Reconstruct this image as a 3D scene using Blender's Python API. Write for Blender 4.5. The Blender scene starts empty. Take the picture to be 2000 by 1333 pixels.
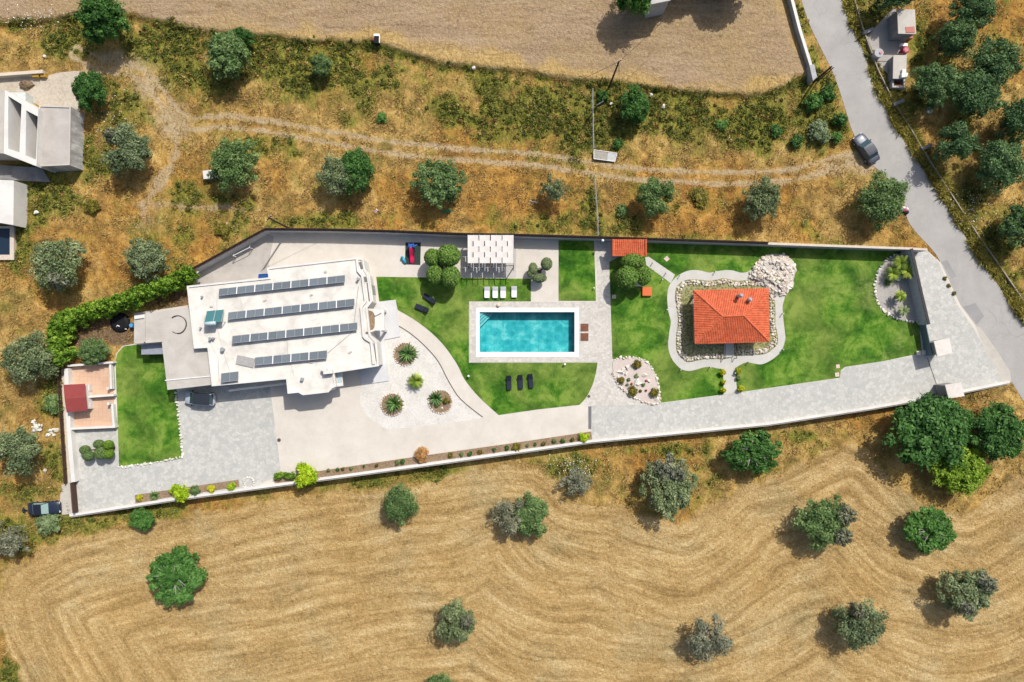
import bpy, bmesh, math, random
import numpy as np
from mathutils import Vector, Matrix, geometry

# ------------------------------------------------------------------ camera, sky, sun
scene = bpy.context.scene
COL = scene.collection
H, S = 95.0, 0.07125                      # flying height in metres, metres per plan unit on the ground
cam_d = bpy.data.cameras.new('camera'); cam_d.lens = 24; cam_d.sensor_width = 36
cam_d.clip_start = 1; cam_d.clip_end = 5000
cam = bpy.data.objects.new('camera', cam_d); COL.objects.link(cam)
cam.location = (0, 0, H); cam.rotation_euler = (0, 0, 0)
scene.camera = cam
SUN_ELEV, SUN_AZ = math.radians(51), math.radians(33)
w = bpy.data.worlds.new('World'); scene.world = w; w.use_nodes = True
sky = w.node_tree.nodes.new('ShaderNodeTexSky'); sky.sky_type = 'NISHITA'; sky.sun_disc = False
sky.air_density = 1.0; sky.dust_density = 3.5; sky.ozone_density = .6; sky.sun_elevation = SUN_ELEV; sky.sun_rotation = SUN_AZ
bg = w.node_tree.nodes['Background']; bg.inputs[1].default_value = 0.11
w.node_tree.links.new(sky.outputs[0], bg.inputs[0])
sl = bpy.data.lights.new('sun', 'SUN'); sl.energy = 4.0; sl.angle = math.radians(0.6); sl.color = (1, 0.955, 0.885)
sun = bpy.data.objects.new('sun', sl); COL.objects.link(sun)
sd = Vector((math.sin(SUN_AZ)*math.cos(SUN_ELEV), math.cos(SUN_AZ)*math.cos(SUN_ELEV), math.sin(SUN_ELEV)))
sun.rotation_euler = (-sd).to_track_quat('-Z', 'Y').to_euler(); sun.location = sd*200
vs = scene.view_settings
vs.view_transform = 'Standard'; vs.look = 'None'; vs.gamma = 1; vs.exposure = 0.03; vs.use_curve_mapping = False
cy = scene.cycles; cy.use_adaptive_sampling = True; cy.adaptive_threshold = .02; cy.max_bounces = 4; cy.diffuse_bounces = 2; cy.glossy_bounces = 2; cy.transmission_bounces = 3; cy.transparent_max_bounces = 6; cy.caustics_reflective = False; cy.caustics_refractive = False

# ------------------------------------------------------------------ helpers
R = random.Random(7)
def P(x, y, z=0.0):                        # survey plan coordinates -> metres at height z
    k = S*(H-z)/H
    return ((x-1000)*k, -(y-666.5)*k)
def PL(pts, z=0.0): return [P(x, y, z) for x, y in pts]
def lin(r, g, b, k=0.80):
    f = lambda c: (c/255/12.92 if c/255 <= .04045 else ((c/255+.055)/1.055)**2.4)*k
    return (f(r), f(g), f(b), 1)

class NT:                                   # tiny node-tree writer
    def __init__(s, name, rough=.85, spec=.3, metal=0):
        s.m = bpy.data.materials.new(name); s.m.use_nodes = True; s.t = s.m.node_tree; s.n = s.t.nodes
        s.b = s.n['Principled BSDF']; s.b.inputs['Roughness'].default_value = rough
        s.b.inputs['Specular IOR Level'].default_value = spec; s.b.inputs['Metallic'].default_value = metal
    def put(s, sock, v):
        if isinstance(v, bpy.types.NodeSocket): s.t.links.new(v, sock)
        elif v is not None:
            try: sock.default_value = v
            except Exception: sock.default_value = (v, v, v)
    def pos(s): return s.n.new('ShaderNodeNewGeometry').outputs['Position']
    def oc(s): return s.n.new('ShaderNodeTexCoord').outputs['Object']
    def rnd(s): return s.n.new('ShaderNodeObjectInfo').outputs['Random']
    def attr(s, name, out='Fac'):
        a = s.n.new('ShaderNodeAttribute'); a.attribute_name = name; return a.outputs[out]
    def noise(s, vec, scale, detail=4, rough=.55, dist=0, out=0):
        n = s.n.new('ShaderNodeTexNoise'); s.put(n.inputs['Vector'], vec); n.inputs['Scale'].default_value = scale
        n.inputs['Detail'].default_value = detail; n.inputs['Roughness'].default_value = rough
        n.inputs['Distortion'].default_value = dist; return n.outputs[out]
    def vor(s, vec, scale, feat='F1', out='Distance', rnd=1):
        n = s.n.new('ShaderNodeTexVoronoi'); n.feature = feat; s.put(n.inputs['Vector'], vec)
        n.inputs['Scale'].default_value = scale; n.inputs['Randomness'].default_value = rnd; return n.outputs[out]
    def mapp(s, vec, scale=(1, 1, 1), rot=(0, 0, 0)):
        n = s.n.new('ShaderNodeMapping'); s.put(n.inputs[0], vec); n.inputs['Scale'].default_value = scale
        n.inputs['Rotation'].default_value = rot; return n.outputs[0]
    def ramp(s, fac, stops):
        n = s.n.new('ShaderNodeValToRGB'); s.put(n.inputs[0], fac); e = n.color_ramp.elements
        while len(e) < len(stops): e.new(.5)
        for el, (p, c) in zip(e, stops):
            el.position = p; el.color = c if isinstance(c, tuple) else (c, c, c, 1)
        return n.outputs[0]
    def mix(s, fac, a, b, blend='MIX'):
        n = s.n.new('ShaderNodeMix'); n.data_type = 'RGBA'; n.blend_type = blend
        s.put(n.inputs[0], fac); s.put(n.inputs[6], a); s.put(n.inputs[7], b); return n.outputs[2]
    def math(s, op, a, b=None, clamp=False):
        n = s.n.new('ShaderNodeMath'); n.operation = op; n.use_clamp = clamp
        s.put(n.inputs[0], a); s.put(n.inputs[1], b); return n.outputs[0]
    def comb(s, x, y, z=0):
        n = s.n.new('ShaderNodeCombineXYZ'); s.put(n.inputs[0], x); s.put(n.inputs[1], y); s.put(n.inputs[2], z); return n.outputs[0]
    def sep(s, v):
        n = s.n.new('ShaderNodeSeparateXYZ'); s.put(n.inputs[0], v); return n.outputs
    def bump(s, h, strength=.5, dist=.05):
        n = s.n.new('ShaderNodeBump'); n.inputs['Strength'].default_value = strength; n.inputs['Distance'].default_value = dist
        s.put(n.inputs['Height'], h); s.t.links.new(n.outputs[0], s.b.inputs['Normal'])
    def col(s, c): s.put(s.b.inputs['Base Color'], c); return s
    def done(s): return s.m

def simple(name, c, rough=.7, spec=.3, metal=0, var=.12, scale=3, bump=0):
    t = NT(name, rough, spec, metal); p = t.oc()
    n = t.noise(p, scale, 5, .65)
    lo = tuple(x*(1-var) for x in c[:3])+(1,); hi = tuple(min(1, x*(1+var)) for x in c[:3])+(1,)
    t.col(t.ramp(n, [(.3, lo), (.7, hi)]))
    if bump: t.bump(t.noise(p, scale*6, 4), bump, .03)
    return t.done()

LABELS = {}
ORD = 'first second third fourth fifth sixth seventh eighth ninth tenth eleventh twelfth thirteenth fourteenth fifteenth sixteenth seventeenth eighteenth nineteenth twentieth twenty-first'.split()
def tag(o, label=None, cat=None, group=None, kind=None):
    if label:
        if label in LABELS and not group: print('DUPLICATE LABEL', label)
        LABELS[label] = 1; o['label'] = label
    if cat: o['category'] = cat
    if group: o['group'] = group
    if kind: o['kind'] = kind
    return o
def thing(name, label, cat, loc=(0, 0, 0), rz=0, group=None):
    o = bpy.data.objects.new(name, None); o.empty_display_size = .3; COL.objects.link(o)
    o.location = loc; o.rotation_euler = (0, 0, rz); return tag(o, label, cat, group)
def put(name, me, parent=None, loc=(0, 0, 0), rot=(0, 0, 0), sc=(1, 1, 1), mat=None):
    o = bpy.data.objects.new(name, me); COL.objects.link(o); o.parent = parent
    o.location = loc; o.rotation_euler = rot; o.scale = sc
    if mat is not None:
        if not me.materials: me.materials.append(mat)
        o.material_slots[0].link = 'OBJECT'; o.material_slots[0].material = mat
    return o
def copy_tree(o, parent=None):
    c = o.copy(); COL.objects.link(c); c.parent = parent
    for ch in o.children: copy_tree(ch, c)
    return c

def tess(loops):
    vv = [Vector((p[0], p[1], 0)) for l in loops for p in l]
    tr = geometry.tessellate_polygon([[Vector((p[0], p[1], 0)) for p in l] for l in loops])
    out = []
    for a, b, c in tr:
        if (vv[b]-vv[a]).cross(vv[c]-vv[a]).z < 0: b, c = c, b
        out.append((a, b, c))
    return out
def area(poly): return sum(poly[i-1][0]*poly[i][1]-poly[i][0]*poly[i-1][1] for i in range(len(poly)))/2

class B:                                    # collects shapes, builds one mesh object
    def __init__(s): s.v = []; s.f = []
    def add(s, vs, fs):
        k = len(s.v); s.v += [tuple(v) for v in vs]; s.f += [tuple(i+k for i in f) for f in fs]; return s
    def box(s, c, d, rz=0, mat=None):
        x, y, z = d[0]/2, d[1]/2, d[2]/2
        vs = [Vector((sx*x, sy*y, sz*z)) for sz in (-1, 1) for sx, sy in ((-1, -1), (1, -1), (1, 1), (-1, 1))]
        m = Matrix.Translation(c) @ (mat if mat else Matrix.Rotation(rz, 4, 'Z'))
        return s.add([m @ v for v in vs], [(3, 2, 1, 0), (4, 5, 6, 7), (0, 1, 5, 4), (1, 2, 6, 5), (2, 3, 7, 6), (3, 0, 4, 7)])
    def sheet(s, poly, z, holes=()):
        loops = [poly]+list(holes); vs = [(p[0], p[1], z) for l in loops for p in l]
        return s.add(vs, tess(loops))
    def prism(s, poly, z0, z1, holes=(), bottom=True, top=None):
        top = top or poly
        loops = [list(poly)]+[list(h) for h in holes]; tl = [list(top)]+[list(h) for h in holes]
        lo = [(p[0], p[1], z0) for l in loops for p in l]
        hi = [(p[0], p[1], z1) for l in tl for p in l]
        n = len(lo); t = tess(tl); fs = [(a+n, b+n, c+n) for a, b, c in t]
        if bottom: fs += [(c, b, a) for a, b, c in t]
        k = 0
        for li, l in enumerate(loops):
            m = len(l); ccw = area(l) > 0
            if li: ccw = not ccw
            for i in range(m):
                a, b = k+i, k+(i+1) % m
                fs.append((a, b, b+n, a+n) if ccw else (b, a, a+n, b+n))
            k += m
        return s.add(lo+hi, fs)
    def tube(s, pts, rs, n=6, cap=True):
        pts = [Vector(p) for p in pts]
        if not hasattr(rs, '__len__'): rs = [rs]*len(pts)
        base = len(s.v); up = Vector((0, 0, 1))
        for i, p in enumerate(pts):
            d = (pts[min(i+1, len(pts)-1)]-pts[max(i-1, 0)]).normalized()
            a = d.cross(up if abs(d.z) < .9 else Vector((1, 0, 0))).normalized(); b = d.cross(a)
            for k in range(n):
                t = 2*math.pi*k/n; s.v.append(tuple(p+(a*math.cos(t)+b*math.sin(t))*rs[i]))
        for i in range(len(pts)-1):
            for k in range(n):
                q = base+i*n; k2 = (k+1) % n
                s.f.append((q+k, q+n+k, q+n+k2, q+k2))
        if cap:
            s.f.append(tuple(range(base, base+n))); e = base+(len(pts)-1)*n
            s.f.append(tuple(reversed(range(e, e+n))))
        return s
    def cyl(s, c, r, h, n=12, r2=None):
        r2 = r if r2 is None else r2
        return s.tube([(c[0], c[1], c[2]), (c[0], c[1], c[2]+h)], [r, r2], n)
    def ell(s, c, r, nu=14, nv=9, rz=0, jit=0, rng=R):
        vs = []; fs = []; cr, sr = math.cos(rz), math.sin(rz)
        for j in range(nv+1):
            ph = math.pi*j/nv
            for i in range(nu):
                th = 2*math.pi*i/nu; k = 1+jit*(rng.random()-.5) if 0 < j < nv else 1
                x, y, z = r[0]*math.sin(ph)*math.cos(th)*k, r[1]*math.sin(ph)*math.sin(th)*k, r[2]*math.cos(ph)*k
                vs.append((c[0]+x*cr-y*sr, c[1]+x*sr+y*cr, c[2]+z))
        for j in range(nv):
            for i in range(nu):
                a, b = j*nu+i, j*nu+(i+1) % nu; fs.append((a, a+nu, b+nu, b))
        return s.add(vs, fs)
    def mesh(s, name, off=(0, 0, 0), smooth=False):
        me = bpy.data.meshes.new(name)
        me.from_pydata([(v[0]-off[0], v[1]-off[1], v[2]-off[2]) for v in s.v], [], s.f); me.update()
        if smooth: me.polygons.foreach_set('use_smooth', [True]*len(me.polygons))
        return me
    def obj(s, name, mat, parent=None, smooth=False, world=True):
        off = tuple(parent.location) if (parent and world) else (0, 0, 0)
        if parent and parent.parent and world:
            off = tuple(Vector(off)+parent.parent.location)
        me = s.mesh(name, off, smooth); me.materials.append(mat)
        o = bpy.data.objects.new(name, me); COL.objects.link(o); o.parent = parent
        return o

def struct(name, b, mat, label=None, kind='structure', smooth=False):
    o = b.obj(name, mat, smooth=smooth); o['kind'] = kind
    if label: o['label'] = label
    return o
def offset(pl, d, closed=False):            # mitred offset of a plan polyline, d>0 to the left
    n = len(pl); out = []
    for i in range(n):
        p = Vector(pl[i])
        a = Vector(pl[i-1]) if (i > 0 or closed) else None; c = Vector(pl[(i+1) % n]) if (i < n-1 or closed) else None
        ns = []
        for q, r in ((a, p), (p, c)):
            if q is None or r is None: continue
            e = (r-q); e = e.normalized() if e.length > 1e-6 else Vector((1, 0)); ns.append(Vector((-e.y, e.x)))
        m = sum(ns, Vector((0, 0))).normalized(); k = 1/max(.35, m.dot(ns[0]))
        out.append(tuple(p+m*d*k))
    return out
def strip(pl, a, b): return offset(pl, a)+list(reversed(offset(pl, b)))
def resample(pts, step, closed=False):
    pts = list(pts)+([pts[0]] if closed else []); out = []; carry = 0
    for a, b in zip(pts, pts[1:]):
        L = math.dist(a, b); d = carry
        while d < L:
            t = d/L; out.append((a[0]+(b[0]-a[0])*t, a[1]+(b[1]-a[1])*t)); d += step
        carry = d-L
    return out
def smooth(pts, closed=False, n=4):         # Catmull-Rom
    out = []; m = len(pts)
    g = (lambda i: pts[i % m]) if closed else (lambda i: pts[max(0, min(m-1, i))])
    for i in range(m if closed else m-1):
        p0, p1, p2, p3 = g(i-1), g(i), g(i+1), g(i+2)
        for k in range(n):
            t = k/n
            out.append(tuple(.5*((2*p1[j])+(-p0[j]+p2[j])*t+(2*p0[j]-5*p1[j]+4*p2[j]-p3[j])*t*t+(-p0[j]+3*p1[j]-3*p2[j]+p3[j])*t**3) for j in (0, 1)))
    if not closed: out.append(tuple(pts[-1]))
    return out
def np_mesh(name, V, F, attrs=None):
    me = bpy.data.meshes.new(name); V = np.asarray(V, np.float32); F = np.asarray(F, np.int32); n, k = F.shape
    me.vertices.add(len(V)); me.vertices.foreach_set('co', V.ravel())
    me.loops.add(n*k); me.loops.foreach_set('vertex_index', F.ravel())
    me.polygons.add(n); me.polygons.foreach_set('loop_start', np.arange(0, n*k, k, dtype=np.int32))
    for an, arr in (attrs or {}).items():
        arr = np.asarray(arr, np.float32)
        if arr.ndim == 1:
            me.attributes.new(an, 'FLOAT', 'POINT').data.foreach_set('value', arr)
        else:
            me.attributes.new(an, 'FLOAT_COLOR', 'POINT').data.foreach_set('color', arr.ravel())
    me.update(calc_edges=True); return me
# ------------------------------------------------------------------ survey outlines (plan units)
SOUTH_WALL = [(136, 1007), (327, 977), (500, 953), (625, 936), (807, 911), (1000, 884), (1155, 862), (1500, 828), (1700, 797), (1845, 772), (1972, 746)]
NORTH_WALL = [(378, 527), (520, 449), (640, 450), (760, 453), (913, 459), (1000, 460), (1165, 465), (1260, 468), (1500, 476), (1640, 481), (1780, 486)]
EAST_WALL = [(1780, 486), (1800, 575), (1822, 663)]
COMPOUND = [(378, 535), (520, 455), (640, 456), (760, 459), (913, 464), (1165, 470), (1500, 480), (1810, 489), (1837, 513), (1875, 595), (1908, 640), (1940, 690), (1960, 720), (1972, 748),
            (1845, 773), (1700, 798), (1500, 829), (1155, 863), (1000, 886), (807, 913), (625, 938), (500, 955), (327, 979), (138, 1007), (133, 942), (121, 722), (224, 713), (228, 690), (240, 676), (262, 672), (262, 612), (372, 596)]
ROAD_L = [(1480, -260), (1530, -110), (1565, 0), (1582, 50), (1612, 112), (1630, 150), (1650, 210), (1665, 257), (1692, 310), (1730, 345), (1762, 385), (1772, 428), (1790, 455), (1817, 484), (1837, 513),
          (1875, 595), (1908, 640), (1940, 690), (1960, 720), (1978, 750), (2010, 800), (2080, 900), (2200, 1080), (2400, 1380)]
ROAD_R = [(1560, -260), (1610, -110), (1644, 0), (1660, 45), (1690, 110), (1702, 155), (1735, 225), (1750, 252), (1800, 327), (1835, 380), (1875, 445), (1912, 508), (1950, 558), (1975, 598), (2010, 645),
          (2100, 770), (2220, 950), (2330, 1100), (2500, 1330)]
ROAD = smooth(ROAD_L)+list(reversed(smooth(ROAD_R)))
PLOWED = [(-700, -800), (1700, -800), (1530, -200), (1552, 20), (1578, 125), (1584, 150), (1560, 150), (1525, 172), (1490, 183), (1400, 180), (1300, 172), (1200, 160), (1110, 150), (1000, 133), (850, 118), (770, 90),
          (730, 80), (600, 78), (500, 66), (400, 60), (320, 40), (250, 26), (160, 24), (90, 36), (0, 40), (-700, 60)]
STUBBLE = [(-10, 1170), (14, 1118), (60, 1085), (130, 1055), (250, 1030), (400, 1000), (560, 975), (700, 958), (850, 938), (920, 918), (990, 906), (1050, 912), (1085, 940), (1110, 985), (1200, 985), (1260, 1010), (1330, 1025), (1400, 985),
           (1440, 950), (1520, 930), (1580, 900), (1650, 872), (1700, 882), (1745, 935), (1800, 985), (1880, 1005), (1950, 955), (2080, 870), (2600, 1300), (2600, 2300), (300, 2300), (120, 1440), (50, 1333), (12, 1260)]
POOL = [(937, 610), (1122, 610), (1122, 688), (937, 688)]
TRACK = smooth([(150, 105), (205, 128), (262, 140), (300, 168), (335, 215), (375, 243), (430, 238), (520, 247), (640, 268), (760, 288), (900, 302), (1040, 312), (1150, 328), (1250, 341), (1400, 348), (1520, 345), (1600, 328), (1660, 312), (1700, 318)])
SPUR = smooth([(335, 235), (345, 285), (325, 340), (285, 395), (270, 440)])
SPUR2 = smooth([(275, 400), (340, 402), (420, 405), (480, 412)])

# ------------------------------------------------------------------ plan raster: masks and terrain
STEP = 4
gx = np.concatenate([[-30000, -12000, -5000, -2500, -1300, -800], np.arange(-400, 2401, STEP), [2800, 3500, 5500, 9000, 16000, 32000]]).astype(float)
gy = np.concatenate([[-30000, -12000, -5000, -2500, -1200, -600], np.arange(-300, 1633, STEP), [2000, 2700, 4500, 9000, 16000, 32000]]).astype(float)
GX, GY = np.meshgrid(gx, gy)
def inside(poly, X=None, Y=None):
    X = GX if X is None else X; Y = GY if Y is None else Y
    r = np.zeros(X.shape, bool); n = len(poly)
    for i in range(n):
        x1, y1 = poly[i-1]; x2, y2 = poly[i]
        if y1 == y2: continue
        c = ((y1 > Y) != (y2 > Y)) & (X < (x2-x1)*(Y-y1)/(y2-y1)+x1); r ^= c
    return r
def dline(pl, X=None, Y=None, closed=False):
    X = GX if X is None else X; Y = GY if Y is None else Y
    d = np.full(X.shape, 1e9); pts = list(pl)+([pl[0]] if closed else [])
    for (x1, y1), (x2, y2) in zip(pts, pts[1:]):
        dx, dy = x2-x1, y2-y1; L = dx*dx+dy*dy+1e-9
        t = np.clip(((X-x1)*dx+(Y-y1)*dy)/L, 0, 1)
        d = np.minimum(d, np.hypot(X-x1-t*dx, Y-y1-t*dy))
    return d
def sstep(a, b, x): t = np.clip((x-a)/(b-a), 0, 1); return t*t*(3-2*t)
rng = np.random.default_rng(3)
def vnoise(scale, seed, X=None, Y=None):    # smooth value noise on the plan
    X = GX if X is None else X; Y = GY if Y is None else Y
    r = np.random.default_rng(seed).random((256, 256)); x = X/scale; y = Y/scale
    xi = np.floor(x).astype(int); yi = np.floor(y).astype(int); fx = x-xi; fy = y-yi
    fx = fx*fx*(3-2*fx); fy = fy*fy*(3-2*fy); a = lambda i, j: r[(yi+j) % 256, (xi+i) % 256]
    return (a(0, 0)*(1-fx)+a(1, 0)*fx)*(1-fy)+(a(0, 1)*(1-fx)+a(1, 1)*fx)*fy
def blobs(lst):
    m = np.zeros(GX.shape)
    for x, y, rx, ry, k in lst: m = np.maximum(m, k*np.exp(-(((GX-x)/rx)**2+((GY-y)/ry)**2)))
    return m
in_comp = inside(COMPOUND); d_comp = dline(COMPOUND, closed=True)
in_road = inside(ROAD); d_road = np.where(in_road, 0, dline(ROAD, closed=True))
sd_pl = np.where(inside(PLOWED), 1, -1)*dline(PLOWED, closed=True)
sd_st = np.where(inside(STUBBLE), 1, -1)*dline(STUBBLE, closed=True)
wob = (vnoise(26, 1)-.5)*16+(vnoise(9, 2)-.5)*8
m_pl = sstep(-5, 5, sd_pl+wob*.6)
m_st = sstep(-8, 10, sd_st+wob)
d_tr = dline(TRACK)
rut = np.maximum(sstep(8.5, 1, abs(d_tr-11)+(vnoise(14, 5)-.5)*6), .18*sstep(20, 8, d_tr+(vnoise(14, 6)-.5)*8))
rut = np.maximum(rut, sstep(14, 4, dline(SPUR)+(vnoise(16, 7)-.5)*18)*.8)
rut = np.maximum(rut, sstep(9, 2, dline(SPUR2)+(vnoise(16, 8)-.5)*14)*.75)
rut = np.maximum(rut, blobs([(240, 125, 60, 22, 1), (290, 165, 40, 30, .9), (225, 112, 45, 16, 1), (330, 225, 38, 30, .85), (345, 250, 45, 26, .8), (180, 140, 35, 20, .7), (1668, 315, 34, 20, 1), (1625, 330, 40, 16, .8), (300, 400, 60, 10, .6), (290, 430, 24, 26, .5), (195, 520, 20, 24, .4), (1690, 330, 30, 14, .9), (1745, 255, 10, 30, .2)])*(.55+.8*vnoise(12, 9)))
rut = np.clip(rut, 0, 1)*(1-m_pl)
green = blobs([(600, 130, 160, 62, .95), (480, 95, 100, 45, .9), (330, 95, 90, 50, .8), (380, 150, 90, 40, .8), (40, 45, 120, 18, .7), (150, 80, 70, 40, .8), (700, 190, 80, 50, .5), (950, 165, 70, 45, .75), (1060, 215, 130, 75, .95), (1180, 235, 90, 70, .9), (1330, 235, 120, 60, .8),
               (1480, 230, 110, 60, .8), (1590, 230, 60, 70, .95), (1620, 180, 30, 40, .7), (90, 370, 60, 60, .8), (40, 470, 30, 60, .6), (220, 250, 50, 70, .5), (600, 435, 110, 22, .6), (450, 450, 60, 20, .3), (1200, 440, 60, 40, .5), (1160, 400, 18, 70, .55), (1370, 465, 90, 12, .55),
               (1700, 400, 60, 40, .35), (1680, 40, 20, 80, .9), (1715, 160, 18, 60, .9), (1830, 400, 25, 90, .85), (1930, 560, 30, 90, .85), (1880, 330, 40, 120, .45), (1960, 560, 40, 60, .8), (1830, 110, 50, 60, .55), (1795, 100, 22, 60, .9), (1800, 150, 30, 40, .8), (1715, 25, 30, 25, .9), (1960, 200, 60, 90, .35), (250, 200, 60, 50, .6), (180, 330, 40, 60, .6), (540, 300, 120, 20, .4), (420, 390, 120, 30, .4), (330, 470, 70, 40, .45), (1060, 440, 60, 30, .4), (880, 220, 90, 40, .5), (1760, 240, 22, 60, .8), (1800, 130, 30, 60, .8), (1890, 400, 40, 60, .5), (1940, 480, 50, 50, .7), (1700, 30, 30, 30, .6),
               (60, 1050, 70, 40, .8), (150, 1030, 60, 24, .7), (20, 1320, 30, 40, .9), (1120, 915, 60, 30, .85), (880, 925, 80, 14, .75), (730, 945, 60, 12, .6), (300, 1000, 50, 22, .7), (1250, 880, 90, 16, .55), (1560, 850, 80, 14, .55), (100, 780, 30, 60, .7), (110, 900, 25, 40, .5), (60, 960, 50, 24, .4), (30, 600, 40, 30, .2)])
green = np.maximum(green, .5*(sd_pl < 0)*(sd_pl > -22)*sstep(-100, 100, GX))
green = np.clip(green*1.0+.12+(vnoise(40, 11)-.5)*.6+(vnoise(15, 12)-.5)*.5, 0, 1)*(1-m_st*.8)
in_soil = blobs([(230, 650, 60, 30, 1.0), (170, 650, 60, 40, .9), (330, 585, 50, 25, .9)])
# stripe coordinate of the mown field, bending round the trees
FIELD_TREES = [(345, 1122, 60), (782, 985, 40), (890, 1213, 45), (1018, 1005, 52), (1310, 945, 60), (1607, 1020, 55), (1812, 1032, 50), (1885, 1155, 52), (1675, 1215, 45), (1383, 1240, 50), (860, 1330, 30)]
ph = sd_st.copy()+(vnoise(260, 21)-.5)*30+(vnoise(90, 22)-.5)*5
for x, y, r in FIELD_TREES: ph += 18*np.exp(-((GX-x)/(r*2.0))**2)*np.exp(-np.abs(GY-y)/(r*1.8))*np.sign(GY-y+.1)*np.minimum(1, abs(GY-y)/(r*.6))
# heights: stubble field lies about a metre lower than the plot, the ploughed field a little higher
def below_south():
    ys = np.interp(GX, [p[0] for p in SOUTH_WALL], [p[1] for p in SOUTH_WALL]); return GY-ys
bs = below_south()
fz = sstep(90, 280, GX)*sstep(20, 190, np.where(GX > 1700, d_road, 999))
z = -1.4*sstep(-6, 1, bs)*fz*(GX < 2600)
z += .75*sstep(-16, 6, sd_pl+wob*.3)*sstep(0, 60, d_road+(GX < 1500)*100)
rough_amt = (1-m_st*.75)*(1-rut*.8)*sstep(2, 30, d_road)*sstep(3, 30, np.where(in_comp, 0, d_comp))*(1-.8*m_pl)
rough_amt = rough_amt*np.where(inside([(-100, 140), (170, 136), (170, 240), (80, 215), (-100, 185)]) | inside([(1686, 72), (1745, 10), (1795, 12), (1795, 80), (1775, 180), (1735, 178)]), 0, 1)
z += rough_amt*((vnoise(30, 31)-.5)*.25+(vnoise(9, 32)-.5)*.16)
z += m_st*((vnoise(60, 33)-.5)*.2+.05*np.sin(ph*.55))*sstep(2, 30, d_road)
z = np.where(in_comp & (d_comp > 3), -.35, z)
z = np.where((GX > 925) & (GX < 1134) & (GY > 598) & (GY < 700), -2.6, z)
z = np.where((GX < 20) & (GY > 446) & (GY < 500) & (GX > -60), -1.5, z)
z = np.where(in_road, np.minimum(z, -.05), z)
def gz(x, y):
    i = np.searchsorted(gx, x)-1; j = np.searchsorted(gy, y)-1
    tx = (x-gx[i])/(gx[i+1]-gx[i]); ty = (y-gy[j])/(gy[j+1]-gy[j])
    return float((z[j, i]*(1-tx)+z[j, i+1]*tx)*(1-ty)+(z[j+1, i]*(1-tx)+z[j+1, i+1]*tx)*ty)
def look(A, x, y):
    i = np.clip(np.searchsorted(gx, x), 0, len(gx)-1); j = np.clip(np.searchsorted(gy, y), 0, len(gy)-1); return A[j, i]
k = S*(H-z)/H
V = np.stack([(GX-1000)*k, -(GY-666.5)*k, z], -1).reshape(-1, 3)
ny, nx = GX.shape; idx = np.arange(nx*ny).reshape(ny, nx)
F = np.stack([idx[1:, :-1], idx[1:, 1:], idx[:-1, 1:], idx[:-1, :-1]], -1).reshape(-1, 4)
gm = np.stack([m_pl, m_st, rut, green], -1).reshape(-1, 4)
soil = np.clip(in_soil, 0, 1).ravel()
hue = np.clip(.5+(vnoise(130, 41)-.5)*.8+(vnoise(45, 42)-.5)*.6, 0, 1)
hue = np.clip(hue+.35*np.exp(-((GX-1200)/500)**2-((GY-400)/80)**2)-.25*m_st, 0, 1)
fringe = sstep(-6, 2, sd_pl)*sstep(34, 6, sd_pl+(vnoise(40, 43)-.5)*44)*sstep(300, 700, GX)
gs = np.stack([GX*S, ph*S, hue, fringe], -1).reshape(-1, 4)
gme = np_mesh('ground', V, F, {'gm': gm, 'gs': gs, 'soil': soil})
gme.attributes.new('gr', 'FLOAT', 'POINT').data.foreach_set('value', green.ravel().astype(np.float32))
gme.polygons.foreach_set('use_smooth', np.ones(len(F), bool))

t = NT('dry_land', .95, .15); p = t.pos(); A = t.n.new('ShaderNodeAttribute'); A.attribute_name = 'gm'
G_ = t.n.new('ShaderNodeAttribute'); G_.attribute_name = 'gs'
sp = t.sep(A.outputs['Color']); gsx = t.sep(G_.outputs['Color'])
n_big = t.noise(p, .11, 3, .6); n_mid = t.noise(p, .55, 4, .65, .6); n_fin = t.noise(p, 2.6, 4, .72, .8); n_tiny = t.noise(p, 9, 1, .7)
def soft(m, amt, lo=.38, hi=.62, nz=None):
    e = t.math('ADD', m, t.math('MULTIPLY', t.math('SUBTRACT', nz or n_fin, .5), amt))
    return t.ramp(e, [(lo, 0.), (hi, 1.)])
weed = t.ramp(n_mid, [(.26, lin(112, 96, 58)), (.4, lin(150, 126, 74)), (.52, lin(186, 152, 88)), (.66, lin(206, 176, 112)), (.82, lin(212, 190, 146))])
orange = t.ramp(n_mid, [(.25, lin(108, 78, 44)), (.42, lin(154, 112, 56)), (.58, lin(192, 144, 70)), (.8, lin(214, 176, 104))])
weed = t.mix(t.ramp(gsx[2], [(.38, 0.), (.85, .9)]), weed, orange)
pw = t.mix(1.0, p, t.mix(1.0, t.noise(p, .22, 3, .5, out=1), (4, 4, 4, 1), 'MULTIPLY'), 'ADD')
n_str = t.noise(t.mapp(pw, (3.6, .8, 1), (0, 0, .5)), 1.0, 4, .68, .4)
n_fs = t.math('ADD', t.math('MULTIPLY', n_str, .6), t.math('MULTIPLY', n_fin, .4))
weed = t.mix(.75, weed, t.ramp(n_fs, [(.32, (.4, .4, .36, 1)), (.48, (.95, .95, .93, 1)), (.66, (1.3, 1.3, 1.25, 1))]), 'MULTIPLY')
grn = t.ramp(n_fs, [(.3, lin(46, 56, 24)), (.41, lin(86, 94, 38)), (.5, lin(120, 122, 48)), (.59, lin(156, 150, 66)), (.72, lin(188, 174, 104))])
c = t.mix(t.math('MULTIPLY', soft(t.attr('gr'), 1.5, .22, .62), .92), weed, grn)
c = t.mix(.6, c, t.ramp(t.noise(p, .17, 3, .55), [(.32, (.68, .68, .66, 1)), (.5, (1, 1, 1, 1)), (.68, (1.2, 1.19, 1.16, 1))]), 'MULTIPLY')
sv = t.comb(t.math('MULTIPLY', gsx[0], .09), t.math('MULTIPLY', gsx[1], .72), 0)
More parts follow.
